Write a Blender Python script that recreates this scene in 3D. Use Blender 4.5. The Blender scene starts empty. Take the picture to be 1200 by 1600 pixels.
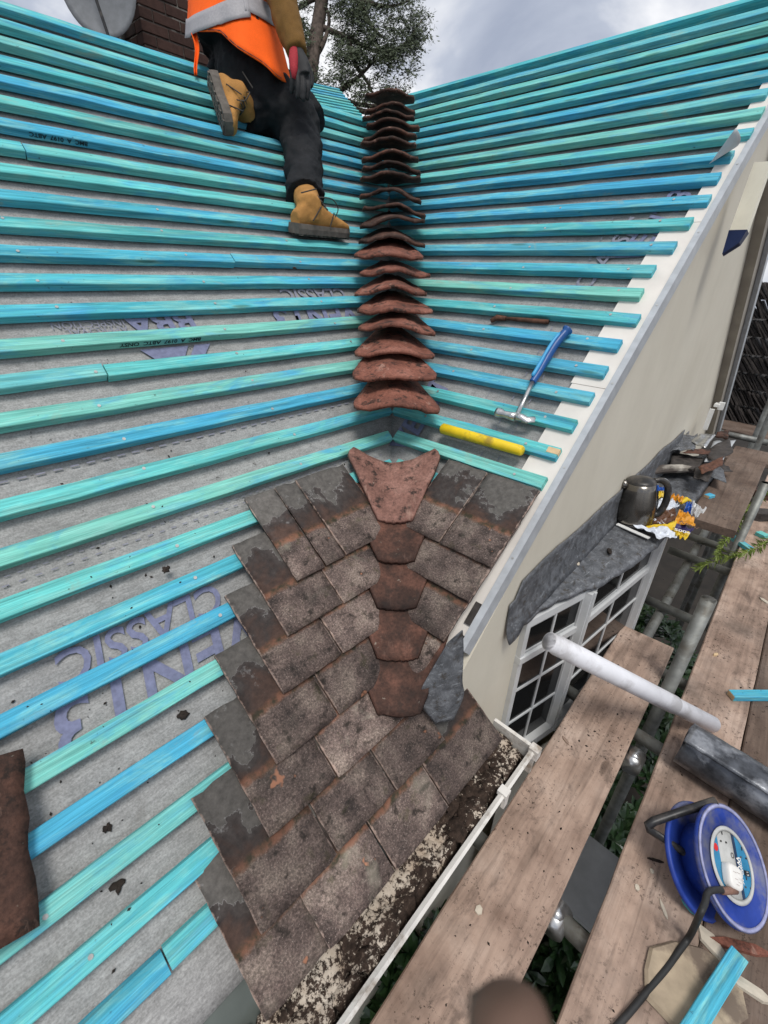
import bpy, bmesh, math, random
from mathutils import Vector, Matrix, noise
random.seed(7)
R = math.radians
# ------------------------------------------------------------------ camera
CAM = Vector((-1.0960, -0.9938, 0.5695))
YAW, PIT, ROL, FPX = 0.75372, 0.48873, 0.027546, 712.43
TH = 0.73788                                    # roof pitch (42.3 degrees)
c, s = math.cos(TH), math.sin(TH)
fh = Vector((math.cos(YAW), math.sin(YAW), 0)); up = Vector((0, 0, 1))
FW = fh*math.cos(PIT) - up*math.sin(PIT)
u0 = up*math.cos(PIT) + fh*math.sin(PIT); r0 = FW.cross(u0)
RT = r0*math.cos(ROL) + u0*math.sin(ROL); UP = u0*math.cos(ROL) - r0*math.sin(ROL)
scene = bpy.context.scene
C = scene.collection
cd = bpy.data.cameras.new('camera'); cam = bpy.data.objects.new('camera', cd); C.objects.link(cam)
cd.sensor_fit = 'HORIZONTAL'; cd.sensor_width = 36; cd.lens = FPX/1200*36
cd.dof.use_dof = True; cd.dof.focus_distance = 1.6; cd.dof.aperture_fstop = 9
cd.clip_start = 0.02; cd.clip_end = 500
cam.matrix_world = Matrix(((RT.x, UP.x, -FW.x, CAM.x), (RT.y, UP.y, -FW.y, CAM.y), (RT.z, UP.z, -FW.z, CAM.z), (0, 0, 0, 1)))
scene.camera = cam
# ------------------------------------------------------------------ sky, sun, exposure
SUN_EL, SUN_AZ = R(64), R(232)                  # azimuth counted from +X towards +Y
w = bpy.data.worlds.new('World'); scene.world = w; w.use_nodes = True
nt = w.node_tree; nt.nodes.clear()
def wn(t, **k):
    n = nt.nodes.new(t)
    for a, b in k.items(): setattr(n, a, b)
    return n
wo = wn('ShaderNodeOutputWorld'); bg = wn('ShaderNodeBackground')
sky = wn('ShaderNodeTexSky', sky_type='NISHITA', sun_disc=False, sun_elevation=SUN_EL, sun_rotation=math.pi/2 - SUN_AZ)
mul = wn('ShaderNodeVectorMath', operation='SCALE'); mul.inputs['Scale'].default_value = 0.09
tc = wn('ShaderNodeTexCoord'); mp = wn('ShaderNodeMapping'); mp.inputs['Scale'].default_value = (1, 1, 1.9)
n1 = wn('ShaderNodeTexNoise'); n1.inputs['Scale'].default_value = 3.2; n1.inputs['Detail'].default_value = 7; n1.inputs['Roughness'].default_value = .5
n1.inputs['Distortion'].default_value = .35
cr = wn('ShaderNodeValToRGB')
e = cr.color_ramp.elements
e[0].position = .36; e[0].color = (.46, .51, .64, 1); e[1].position = .58; e[1].color = (1.2, 1.2, 1.22, 1)
k = e.new(.46); k.color = (.62, .67, .79, 1)
mx = wn('ShaderNodeMix', data_type='RGBA'); mx.inputs['Factor'].default_value = .88
nt.links.new(tc.outputs['Generated'], mp.inputs[0]); nt.links.new(mp.outputs[0], n1.inputs['Vector']); nt.links.new(n1.outputs['Fac'], cr.inputs['Fac'])
nt.links.new(sky.outputs[0], mul.inputs[0]); nt.links.new(mul.outputs[0], mx.inputs['A']); nt.links.new(cr.outputs[0], mx.inputs['B'])
nt.links.new(mx.outputs['Result'], bg.inputs['Color']); nt.links.new(bg.outputs[0], wo.inputs[0])
bg.inputs['Strength'].default_value = 0.60
sl = bpy.data.lights.new('sun', 'SUN'); sl.energy = 1.5; sl.angle = R(20); sl.color = (1, .97, .92)
sun = bpy.data.objects.new('sun', sl); C.objects.link(sun)
sd = Vector((math.cos(SUN_EL)*math.cos(SUN_AZ), math.cos(SUN_EL)*math.sin(SUN_AZ), math.sin(SUN_EL)))
sun.rotation_euler = sd.to_track_quat('Z', 'Y').to_euler()
vs = scene.view_settings; vs.view_transform = 'Standard'; vs.look = 'None'; vs.exposure = 0.62; vs.gamma = 1; vs.use_curve_mapping = False
scene.cycles.max_bounces = 6; scene.cycles.use_denoising = True

# ------------------------------------------------------------------ helpers: points on real planes
def ray(px, py): return FW + RT*((px-600)/FPX) - UP*((py-800)/FPX)
def at(px, py, d): return CAM + ray(px, py)*d
def onplane(px, py, n, d0):
    D = ray(px, py); return CAM + D*((d0 - CAM.dot(n))/D.dot(n))
def onZ(px, py, z): return onplane(px, py, Vector((0, 0, 1)), z)
def onL(px, py, h=0): 
    p = onplane(px, py, Vector((0, -s, c)), h); return Vector((p.x, p.y*c + p.z*s, h))
def onR(px, py, h=0):
    p = onplane(px, py, Vector((-s, 0, c)), h); return Vector((-p.y, p.x*c + p.z*s, h))
ML = Matrix(((1, 0, 0, 0), (0, c, -s, 0), (0, s, c, 0), (0, 0, 0, 1)))       # left slope: along, up the slope, out
MR = Matrix(((0, c, -s, 0), (-1, 0, 0, 0), (0, s, c, 0), (0, 0, 0, 1)))      # right slope
WR = 0.034                                                                   # gable and scaffold stand 2 degrees off the roof's line
def wall_y(x): return -0.545 + WR*x

# ------------------------------------------------------------------ helpers: materials
MATS = {}
class NB:
    def __init__(self, name):
        self.m = bpy.data.materials.new(name); self.m.use_nodes = True
        self.t = self.m.node_tree; self.b = self.t.nodes['Principled BSDF']; MATS[name] = self.m
        self.co = None
    def n(self, t, **k):
        x = self.t.nodes.new(t)
        for a, b in k.items(): setattr(x, a, b)
        return x
    def L(self, a, b): self.t.links.new(a, b)
    def coord(self, scale=(1, 1, 1), kind='Object', rand=True):
        tc = self.n('ShaderNodeTexCoord'); mp = self.n('ShaderNodeMapping'); mp.inputs['Scale'].default_value = scale
        src = tc.outputs[kind]
        if rand:
            oi = self.n('ShaderNodeObjectInfo'); sc = self.n('ShaderNodeVectorMath', operation='SCALE'); sc.inputs[0].default_value = (37, 23, 51)
            self.L(oi.outputs['Random'], sc.inputs['Scale']); ad = self.n('ShaderNodeVectorMath', operation='ADD')
            self.L(src, ad.inputs[0]); self.L(sc.outputs[0], ad.inputs[1]); src = ad.outputs[0]
        self.L(src, mp.inputs[0]); return mp.outputs[0]
    def noise(self, co, scale=5, detail=6, rough=.55, dist=0):
        x = self.n('ShaderNodeTexNoise'); x.inputs['Scale'].default_value = scale; x.inputs['Detail'].default_value = detail
        x.inputs['Roughness'].default_value = rough; x.inputs['Distortion'].default_value = dist
        if co is not None: self.L(co, x.inputs['Vector'])
        return x.outputs['Fac']
    def vor(self, co, scale=40, feat='F1', out='Distance'):
        x = self.n('ShaderNodeTexVoronoi', feature=feat); x.inputs['Scale'].default_value = scale; self.L(co, x.inputs['Vector']); return x.outputs[out]
    def ramp(self, f, *st):
        x = self.n('ShaderNodeValToRGB'); el = x.color_ramp.elements
        while len(el) > 1: el.remove(el[-1])
        for i, (p, col) in enumerate(st):
            if isinstance(col, (int, float)): col = (col, col, col)
            q = el[0] if i == 0 else el.new(p)
            q.position = p; q.color = (*col, 1)
        self.L(f, x.inputs['Fac']); return x.outputs['Color']
    def mix(self, f, a, b, mode='MIX'):
        x = self.n('ShaderNodeMix', data_type='RGBA', blend_type=mode)
        for sock, v in (('Factor', f), ('A', a), ('B', b)):
            if isinstance(v, (int, float)) : x.inputs[sock].default_value = v if sock == 'Factor' else (v, v, v, 1)
            elif isinstance(v, tuple): x.inputs[sock].default_value = (*v, 1)
            else: self.L(v, x.inputs[sock])
        return x.outputs['Result']
    def math(self, op, a, b=0.0, clamp=False):
        x = self.n('ShaderNodeMath', operation=op, use_clamp=clamp)
        for i, v in enumerate((a, b)):
            if isinstance(v, (int, float)): x.inputs[i].default_value = v
            else: self.L(v, x.inputs[i])
        return x.outputs[0]
    def rnd(self): return self.n('ShaderNodeObjectInfo').outputs['Random']
    def sep(self, kind='Object'):
        tc = self.n('ShaderNodeTexCoord'); x = self.n('ShaderNodeSeparateXYZ'); self.L(tc.outputs[kind], x.inputs[0]); return x.outputs
    def out(self, col, rough=.7, bump=None, bs=.3, bd=.004, metal=0, spec=.4):
        if isinstance(col, tuple): self.b.inputs['Base Color'].default_value = (*col, 1)
        else: self.L(col, self.b.inputs['Base Color'])
        if isinstance(rough, (int, float)): self.b.inputs['Roughness'].default_value = rough
        else: self.L(rough, self.b.inputs['Roughness'])
        self.b.inputs['Metallic'].default_value = metal; self.b.inputs['Specular IOR Level'].default_value = spec
        if bump is not None:
            x = self.n('ShaderNodeBump'); x.inputs['Strength'].default_value = bs; x.inputs['Distance'].default_value = bd
            self.L(bump, x.inputs['Height']); self.L(x.outputs[0], self.b.inputs['Normal'])
        return self.m
def simple(name, col, rough=.6, var=.25, scale=20, metal=0, spec=.4, bs=.15, dirt=None):
    b = NB(name); co = b.coord(); f = b.noise(co, scale)
    lo = tuple(v*(1-var) for v in col); hi = tuple(min(1, v*(1+var)) for v in col)
    x = b.ramp(f, (.3, lo), (.7, hi))
    if dirt:
        g = b.ramp(b.noise(co, scale*.35, 8, .65), (.5, 0.0), (.62, 1.0)); x = b.mix(g, x, dirt)
    return b.out(x, rough, f, bs, .003, metal, spec)

def m_batten():
    b = NB('batten_stain'); r = b.rnd()
    co = b.coord((1, 1, 1)); g = b.coord((3.2, 105, 105))
    grain = b.noise(g, 1.0, 5, .6, .6)
    gw = b.noise(b.coord((1.1, 24, 24)), 1.0, 3, .55, 1.4)
    base = b.ramp(r, (0, (.055, .50, .53)), (.2, (.11, .58, .54)), (.36, (.045, .47, .56)), (.5, (.022, .38, .60)), (.64, (.17, .58, .47)), (.8, (.055, .50, .54)), (.92, (.025, .40, .60)))
    pale = b.ramp(b.noise(b.coord((5, 26, 26)), 1.0, 9, .72, .9), (.47, 0.0), (.66, 1.0))
    col = b.mix(b.math('MULTIPLY', pale, .7), base, (.26, .63, .54))
    blue = b.ramp(b.noise(b.coord((3.2, 14, 14)), 1.0, 9, .68, .9), (.5, 0.0), (.66, 1.0))
    col = b.mix(b.math('MULTIPLY', blue, .75), col, (.014, .34, .62))
    fine = b.noise(b.coord((9, 420, 420)), 1.0, 3, .6)
    col = b.mix(.5, col, b.ramp(grain, (.3, .35), (.48, .85), (.7, 1.25)), 'MULTIPLY')
    col = b.mix(.38, col, b.ramp(gw, (.36, .45), (.46, 1.0), (.62, 1.0), (.7, 1.3)), 'MULTIPLY')
    col = b.mix(.5, col, b.ramp(fine, (.35, .6), (.65, 1.25)), 'MULTIPLY')
    st = b.ramp(b.noise(b.coord((4, 9, 9)), 1.0, 6, .7, .8), (.6, 0.0), (.72, .7)); col = b.mix(st, col, (.30, .36, .27))
    # knots
    v = b.vor(b.coord((2.6, 15, 15)), 1.0)
    kn = b.ramp(v, (.0, 1.0), (.07, .85), (.12, 0.0)); col = b.mix(b.math('MULTIPLY', kn, .65), col, (.05, .12, .06))
    # dirt specks
    d = b.ramp(b.noise(co, 55, 5, .7), (.66, 0.0), (.72, 1.0)); col = b.mix(b.math('MULTIPLY', d, .7), col, (.05, .045, .03))
    hsv = b.n('ShaderNodeHueSaturation'); hsv.inputs['Saturation'].default_value = .9; b.L(col, hsv.inputs['Color'])
    return b.out(hsv.outputs[0], .8, b.mix(.5, grain, fine), .8, .002, 0, .06)
def m_underlay():
    b = NB('underlay_membrane'); co = b.coord(rand=False); xyz = b.sep()
    f = b.noise(co, 3.5, 6, .6); g = b.noise(co, 240, 3, .7); fib = b.noise(b.coord((30, 170, 60), rand=False), 1, 4, .7, .8)
    col = b.ramp(f, (.3, (.27, .265, .258)), (.7, (.385, .38, .37)))
    col = b.mix(.5, col, b.ramp(g, (.32, .45), (.68, 1.3)), 'MULTIPLY'); col = b.mix(.5, col, b.ramp(fib, (.35, .6), (.65, 1.25)), 'MULTIPLY')
    col = b.mix(.32, col, b.ramp(b.noise(co, 45, 5, .7), (.35, .65), (.65, 1.25)), 'MULTIPLY')
    cl = b.ramp(b.noise(co, 1.7, 3, .5), (.42, 0.0), (.66, 1.0)); sp = b.ramp(b.noise(co, 62, 6, .78), (.6, 0.0), (.66, 1.0))
    col = b.mix(b.math('MULTIPLY', b.math('MULTIPLY', sp, cl), .85), col, (.035, .03, .025))
    st = b.ramp(b.noise(co, 7, 5, .65, .5), (.6, 0.0), (.74, 1.0)); col = b.mix(b.math('MULTIPLY', st, .4), col, (.14, .125, .11))
    at_ = b.n('ShaderNodeAttribute', attribute_name='print')        # printed lap lines, laid down as a face attribute
    return b.out(col, .85, b.noise(co, 30, 6, .7), .25, .004, 0, .2)
def m_tile():
    b = NB('concrete_tile'); xyz = b.sep(); co = b.coord(); r = b.rnd()
    g = b.noise(co, 230, 4, .75); f = b.noise(co, 14, 6, .6); f2 = b.noise(co, 34, 6, .65)
    ex = b.ramp(f, (.3, (.034, .025, .022)), (.5, (.115, .083, .071)), (.72, (.21, .165, .135)))
    ex = b.mix(.8, ex, b.ramp(g, (.32, .3), (.5, .95), (.7, 2.4)), 'MULTIPLY')
    ex = b.mix(b.math('MULTIPLY', b.ramp(b.noise(co, 320, 2, .6), (.64, 0.0), (.7, 1.0)), .8), ex, (.36, .29, .25))
    ex = b.mix(b.ramp(f2, (.55, 0.0), (.66, .9)), ex, (.016, .012, .009))
    ex = b.mix(b.ramp(b.noise(co, 20, 6, .7), (.58, 0.0), (.7, .6)), ex, (.045, .042, .016))
    ex = b.mix(b.math('MULTIPLY', b.ramp(b.noise(co, 9, 4, .6, .4), (.56, 0.0), (.72, 1.0)), b.math('MULTIPLY', r, .6)), ex, (.30, .27, .21))
    ex = b.mix(b.math('MULTIPLY', b.ramp(b.noise(co, 17, 3, .6), (.68, 0.0), (.72, 1.0)), .8), ex, (.42, .19, .11))
    # once covered upper part: smooth grey, mud and lime bloom
    h = b.noise(co, 11, 5, .55, .9)
    tide = b.math('ADD', b.math('MULTIPLY', xyz[1], 2.6), b.math('MULTIPLY', b.noise(co, 9, 5, .6, .4), 1.0))
    hid = b.ramp(tide, (.80, (.062, .036, .027)), (.92, (.040, .031, .028)), (.99, (.058, .049, .045)), (1.035, (.30, .29, .28)), (1.10, (.16, .15, .14)), (1.3, (.10, .092, .083)))
    hid = b.mix(.7, hid, b.ramp(b.noise(co, 60, 6, .7), (.32, .5), (.68, 1.5)), 'MULTIPLY')
    hid = b.mix(b.ramp(b.noise(co, 24, 5, .7), (.62, 0.0), (.72, .55)), hid, (.30, .29, .28))
    edge = b.math('ADD', xyz[1], b.math('MULTIPLY', b.math('SUBTRACT', b.noise(co, 26, 4, .6), .5), .022))
    m = b.ramp(edge, (.107, 0.0), (.111, 1.0))
    ln = b.ramp(edge, (.098, 0.0), (.104, 1.0), (.112, 1.0), (.122, 0.0)); 
    col = b.mix(m, ex, hid); col = b.mix(b.math('MULTIPLY', ln, .75), col, b.mix(b.ramp(f2, (.4, 0.0), (.6, 1.0)), (.22, .095, .055), (.03, .028, .012)))
    gen = b.sep('Generated'); ed = b.math('ADD', b.math('ABSOLUTE', b.math('SUBTRACT', gen[0], .5)), b.math('MULTIPLY', b.math('SUBTRACT', b.noise(co, 60, 5, .7), .5), .10))
    col = b.mix(b.ramp(ed, (.482, 0.0), (.50, .75)), col, b.mix(b.noise(co, 90, 3, .6), (.42, .24, .17), (.5, .43, .38)))
    col = b.mix(.8, col, b.ramp(r, (0, .6), (1, 1.45)), 'MULTIPLY')
    return b.out(col, .78, b.mix(.5, g, f2), .7, .003, 0, .3)
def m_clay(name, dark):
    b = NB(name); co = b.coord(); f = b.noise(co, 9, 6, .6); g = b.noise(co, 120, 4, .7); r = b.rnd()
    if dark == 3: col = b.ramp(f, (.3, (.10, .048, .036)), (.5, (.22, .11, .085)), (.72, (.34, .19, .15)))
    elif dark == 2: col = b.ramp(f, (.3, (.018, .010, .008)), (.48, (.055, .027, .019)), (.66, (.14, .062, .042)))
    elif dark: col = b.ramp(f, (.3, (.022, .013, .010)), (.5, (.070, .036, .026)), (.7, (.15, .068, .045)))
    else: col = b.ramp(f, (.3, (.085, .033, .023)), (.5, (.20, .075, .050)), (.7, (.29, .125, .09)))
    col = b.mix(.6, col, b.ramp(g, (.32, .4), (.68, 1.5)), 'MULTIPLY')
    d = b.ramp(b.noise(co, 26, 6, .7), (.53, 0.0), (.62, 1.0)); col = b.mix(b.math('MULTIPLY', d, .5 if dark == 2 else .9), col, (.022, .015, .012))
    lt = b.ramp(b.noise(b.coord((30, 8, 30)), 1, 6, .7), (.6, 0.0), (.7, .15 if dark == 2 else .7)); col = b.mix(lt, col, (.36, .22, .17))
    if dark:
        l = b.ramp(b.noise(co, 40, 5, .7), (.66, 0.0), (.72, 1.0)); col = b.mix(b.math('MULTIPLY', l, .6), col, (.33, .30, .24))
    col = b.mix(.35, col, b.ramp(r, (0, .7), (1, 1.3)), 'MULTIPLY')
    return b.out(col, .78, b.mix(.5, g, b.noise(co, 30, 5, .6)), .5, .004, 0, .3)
def m_board(name, dark):
    b = NB(name); co = b.coord(); g = b.noise(b.coord((2.2, 55, 55)), 1, 6, .65, .8); f = b.noise(co, 5, 6, .6)
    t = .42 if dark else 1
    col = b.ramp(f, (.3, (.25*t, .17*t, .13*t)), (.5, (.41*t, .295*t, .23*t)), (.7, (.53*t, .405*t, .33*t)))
    col = b.mix(.55, col, b.ramp(g, (.3, .42), (.5, .95), (.7, 1.15)), 'MULTIPLY')
    wv = b.noise(b.coord((1.1, 14, 14)), 1, 3, .5, 1.5); col = b.mix(.45, col, b.ramp(wv, (.38, .5), (.5, 1.0), (.66, .9)), 'MULTIPLY')
    gr = b.ramp(b.noise(co, 3.2, 5, .6), (.5, 0.0), (.7, 1.0)); col = b.mix(b.math('MULTIPLY', gr, .8), col, (.11, .085, .07))
    kn = b.ramp(b.vor(b.coord((2.2, 9, 9)), 1), (0, 1.0), (.06, .8), (.11, 0.0)); col = b.mix(b.math('MULTIPLY', kn, .6), col, (.06, .035, .022))
    sp = b.ramp(b.noise(co, 75, 6, .8), (.565, 0.0), (.60, 1.0)); cl = b.ramp(b.noise(co, 6, 4, .6), (.42, .15), (.62, 1.0)); col = b.mix(b.math('MULTIPLY', b.math('MULTIPLY', sp, cl), .85), col, (.035, .025, .02))
    sm = b.ramp(b.noise(b.coord((9, 16, 16)), 1, 6, .7, .6), (.55, 0.0), (.68, .55)); col = b.mix(sm, col, (.085, .062, .052))
    ls = b.ramp(b.noise(co, 85, 5, .75), (.67, 0.0), (.71, 1.0)); col = b.mix(b.math('MULTIPLY', ls, .6), col, (.5, .42, .35))
    return b.out(col, .85, b.mix(.5, g, b.noise(co, 40, 5, .7)), .5, .003, 0, .2)
def m_lead():
    b = NB('lead_sheet'); co = b.coord(); f = b.noise(co, 26, 9, .72, .5); st = b.noise(b.coord((25, 110, 60)), 1, 6, .75, .8)
    col = b.ramp(f, (.3, (.045, .048, .052)), (.5, (.11, .115, .125)), (.7, (.21, .22, .235)))
    col = b.mix(b.math('MULTIPLY', b.ramp(st, (.55, 0.0), (.68, 1.0)), .6), col, (.38, .40, .42))
    d = b.ramp(b.noise(co, 34, 7, .75), (.54, 0.0), (.62, 1.0)); col = b.mix(b.math('MULTIPLY', d, .75), col, (.055, .045, .034))
    return b.out(col, b.ramp(f, (.3, .45), (.7, .7)), f, .9, .005, .2, .4)
def m_wall():
    b = NB('cream_render'); co = b.coord(rand=False); f = b.noise(co, 2.2, 5, .6); v = b.noise(b.coord((9, 9, .9), rand=False), 1, 5, .6)
    col = b.ramp(f, (.3, (.60, .555, .455)), (.7, (.69, .645, .54))); col = b.mix(.12, col, b.ramp(v, (.35, .78), (.6, 1.05)), 'MULTIPLY')
    d = b.ramp(b.noise(co, 40, 6, .75), (.69, 0.0), (.73, 1.0)); col = b.mix(b.math('MULTIPLY', d, .5), col, (.25, .22, .17))
    return b.out(col, .7, b.noise(co, 60, 4, .6), .08, .003, 0, .3)
def m_gutterdirt():
    b = NB('gutter_debris'); co = b.coord(rand=False); xyz = b.sep('Object'); f = b.noise(co, 85, 6, .75); big = b.noise(co, 7, 4, .6, .5)
    soil = b.ramp(b.noise(co, 60, 5, .7), (.3, (.012, .008, .006)), (.6, (.06, .04, .03)), (.75, (.18, .13, .10)))
    pale = b.ramp(b.noise(co, 20, 4, .6), (.3, (.40, .31, .23)), (.7, (.66, .58, .48)))
    m = b.math('ADD', b.math('MULTIPLY', f, .75), b.math('MULTIPLY', big, .55))
    col = b.mix(b.ramp(m, (.69, 0.0), (.73, 1.0)), soil, pale)
    return b.out(col, .9, f, .7, .006, 0, .2)
def m_leaf(name, a, bb, rough=.45):
    b = NB(name); co = b.coord(rand=False); x = b.ramp(b.noise(co, 18, 3, .6), (.3, a), (.7, bb)); return b.out(x, rough, None, spec=.5)
def m_brick():
    b = NB('old_brick'); co = b.coord(); r = b.rnd(); f = b.noise(co, 30, 6, .7)
    col = b.ramp(r, (0, (.040, .024, .020)), (.4, (.058, .032, .026)), (.8, (.072, .040, .032)), (1, (.04, .030, .027)))
    col = b.mix(.6, col, b.ramp(f, (.3, .55), (.7, 1.4)), 'MULTIPLY'); return b.out(col, .9, f, .6, .005, 0, .2)
def m_fabric(name, col, scale=500, var=.2, fade=None):
    b = NB(name); co = b.coord(rand=False); f = b.noise(co, scale, 3, .6); g = b.noise(co, 9, 5, .6)
    x = b.mix(.5, b.ramp(g, (.3, tuple(v*(1-var) for v in col)), (.7, tuple(v*(1+var) for v in col))), b.ramp(f, (.3, .7), (.7, 1.25)), 'MULTIPLY')
    if fade: x = b.mix(b.ramp(b.noise(co, 22, 5, .7), (.58, 0.0), (.72, .6)), x, fade)
    return b.out(x, .85, b.mix(.4, f, b.noise(b.coord((30, 30, 60), rand=False), 1, 4, .6)), .35, .006, 0, .2)
m_batten(); m_underlay(); m_tile(); m_clay('clay_red', False); m_clay('clay_dark', True); m_clay('clay_valley', 2); m_clay('clay_pink', 3); m_board('board_wood', False); m_board('board_wood_dark', True)
m_lead(); m_wall(); m_gutterdirt(); m_brick()
m_leaf('shrub_leaf', (.010, .030, .010), (.05, .10, .035), .3); m_leaf('conifer_leaf', (.018, .030, .014), (.062, .082, .034), .7); m_leaf('twig_leaf', (.12, .20, .03), (.33, .40, .10), .5)
simple('bark', (.11, .085, .07), .9, .5, 12); simple('undercloak_board', (.70, .655, .60), .75, .1, 8, dirt=None); simple('trim_grey', (.42, .44, .46), .45, .12, 30)
simple('upvc_white', (.74, .74, .72), .35, .06, 12); simple('upvc_grey', (.45, .46, .46), .35, .15, 12); simple('gutter_white', (.68, .65, .60), .5, .12, 25, dirt=(.3, .25, .2))
simple('bargeboard_paint', (.33, .30, .255), .7, .15, 9); simple('galv_steel', (.22, .225, .21), .55, .35, 14, metal=.5, dirt=(.13, .12, .10)); simple('steel_bright', (.55, .55, .54), .28, .25, 40, metal=.9)
simple('eaves_tray', (.10, .115, .105), .5, .2, 9); simple('dark_rubber', (.022, .022, .022), .55, .3, 30); simple('black_plastic', (.02, .02, .021), .4, .3, 30, dirt=(.08, .07, .06))
simple('ink', (.17, .18, .28), .8, .2, 90); simple('ink_faint', (.22, .22, .27), .85, .15, 90); simple('stamp_ink', (.006, .02, .025), .8, .2, 60)
simple('brush_yellow', (.80, .56, .015), .5, .1, 30, dirt=(.40, .27, .03)); simple('hammer_blue', (.012, .075, .25), .35, .15, 30); simple('hammer_blue_light', (.04, .30, .55), .4, .12, 30)
simple('rust', (.12, .055, .035), .8, .5, 60, metal=.3); simple('mortar', (.40, .38, .34), .95, .25, 40); simple('mortar_dark', (.09, .075, .065), .95, .3, 14, dirt=(.42, .39, .34)); simple('upvc_frame', (.56, .57, .57), .35, .08, 12); simple('dish_grey', (.20, .21, .22), .5, .15, 20)
simple('reel_blue', (.016, .045, .27), .5, .3, 14, dirt=(.13, .14, .22)); simple('reel_blue_edge', (.30, .31, .48), .6, .3, 40); simple('label_silver', (.46, .46, .44), .4, .12, 40); simple('label_blue', (.03, .20, .36), .4, .15, 30); simple('label_navy', (.015, .035, .08), .4, .15, 30)
simple('plug_white', (.74, .72, .68), .4, .05, 30); simple('plug_mark', (.45, .40, .38), .6, .1, 30); simple('red_mark', (.55, .02, .02), .5, .1, 30); simple('copper_end', (.20, .11, .08), .6, .2, 30)
simple('white_core', (.72, .72, .75), .5, .06, 18, dirt=(.52, .51, .52)); simple('cream_paint', (.80, .76, .62), .6, .08, 9); simple('navy_paint', (.012, .025, .085), .4, .2, 20)
simple('kettle_steel', (.20, .185, .165), .22, .15, 18, metal=.95); simple('slate_dark', (.045, .038, .034), .75, .5, 30); simple('stone_flake', (.34, .27, .19), .85, .3, 18, dirt=(.16, .12, .09)); simple('pale_chip', (.52, .46, .37), .85, .15, 40)
simple('raw_wood', (.62, .45, .26), .8, .15, 40); simple('dirt_lump', (.025, .018, .014), .95, .5, 60); simple('soil', (.02, .016, .012), .95, .5, 3)
simple('glove_black', (.016, .016, .017), .7, .3, 60); simple('glove_red', (.33, .02, .03), .8, .25, 200); simple('sole_grey', (.115, .10, .085), .85, .3, 50); simple('lace', (.05, .045, .04), .8, .2, 50)
simple('skin', (.34, .19, .13), .55, .12, 30); simple('skin_brown', (.13, .075, .052), .6, .15, 60); simple('roll_dark', (.07, .075, .085), .30, .75, 22, metal=.45, bs=1.0, dirt=(.28, .29, .31)); simple('hair', (.03, .02, .015), .8, .3, 90); simple('band_silver', (.30, .29, .30), .55, .12, 120)
simple('wrap_orange', (.62, .27, .02), .35, .15, 40); simple('wrap_yellow', (.66, .46, .02), .35, .12, 40); simple('wrap_brown', (.10, .04, .015), .35, .2, 40); simple('wrap_purple', (.03, .02, .10), .35, .2, 40); simple('wrap_blue', (.02, .10, .42), .35, .15, 40); simple('wrap_white', (.62, .66, .72), .35, .12, 70)
simple('paper', (.62, .63, .64), .7, .06, 30); simple('nail_grey', (.45, .45, .43), .4, .2, 60, metal=.6)
m_fabric('vest_orange', (.95, .13, .012), 600, .08); m_fabric('trouser_black', (.016, .017, .019), 500, .35, (.035, .035, .037)); m_fabric('jumper_mustard', (.15, .078, .020), 400, .2); m_fabric('boot_tan', (.40, .20, .06), 300, .25, (.20, .12, .06))
b_ = NB('window_glass'); b_.out((.006, .007, .008), .08, None, spec=.15)
b_ = NB('clear_plastic'); b_.out((.75, .77, .78), .15, None); b_.b.inputs['Alpha'].default_value = .35
M = MATS

# ------------------------------------------------------------------ helpers: objects
def obj(name, verts, faces, mat=None, parent=None, mw=None, smooth=False, mats=None, fm=None):
    me = bpy.data.meshes.new(name); me.from_pydata([tuple(v) for v in verts], [], faces)
    for m_ in (mats or ([mat] if mat else [])): me.materials.append(M[m_])
    if fm: me.polygons.foreach_set('material_index', fm)
    if smooth: me.polygons.foreach_set('use_smooth', [True]*len(me.polygons))
    me.update(); return link(name, me, parent, mw)
def link(name, me, parent=None, mw=None):
    o = bpy.data.objects.new(name, me); C.objects.link(o)
    if parent is not None: o.parent = parent
    if mw is not None: o.matrix_local = mw
    return o
def tag(o, label=None, cat=None, group=None, kind=None):
    if label: o['label'] = label
    if cat: o['category'] = cat
    if group: o['group'] = group
    if kind: o['kind'] = kind
    return o
def empty(name, loc=(0, 0, 0), parent=None):
    o = bpy.data.objects.new(name, None); C.objects.link(o); o.location = loc; o.empty_display_size = .05
    if parent is not None: o.parent = parent
    return o
def T(x, y, z): return Matrix.Translation((x, y, z))
def frame(o, x, z):      # matrix with x axis along x and z axis near z
    x = Vector(x).normalized(); z = Vector(z); y = z.cross(x).normalized(); z = x.cross(y)
    return Matrix(((x.x, y.x, z.x, o[0]), (x.y, y.y, z.y, o[1]), (x.z, y.z, z.z, o[2]), (0, 0, 0, 1)))
def bevbox(l, wd, h, bev=.002, segs=1, jit=0, nx=1):
    """box from 0..l, -wd/2..wd/2, 0..h with bevelled long edges; nx cuts along it"""
    b_ = bev; prof = [(-wd/2+b_, 0), (wd/2-b_, 0), (wd/2, b_), (wd/2, h-b_), (wd/2-b_, h), (-wd/2+b_, h), (-wd/2, h-b_), (-wd/2, b_)]
    V, F = [], []; n = len(prof)
    for i in range(nx+1):
        x = l*i/nx; j1, j2 = random.uniform(-jit, jit), random.uniform(-jit, jit)
        for (y, z) in prof: V.append((x, y+j1, z+(j2 if z > h/2 else 0)))
    for i in range(nx):
        for k in range(n): F.append((i*n+k, i*n+(k+1) % n, (i+1)*n+(k+1) % n, (i+1)*n+k))
    F.append(tuple(range(n-1, -1, -1))); F.append(tuple(nx*n+k for k in range(n)))
    F = [tuple(reversed(f)) for f in F]
    return V, [tuple(reversed(f)) for f in F]
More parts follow.
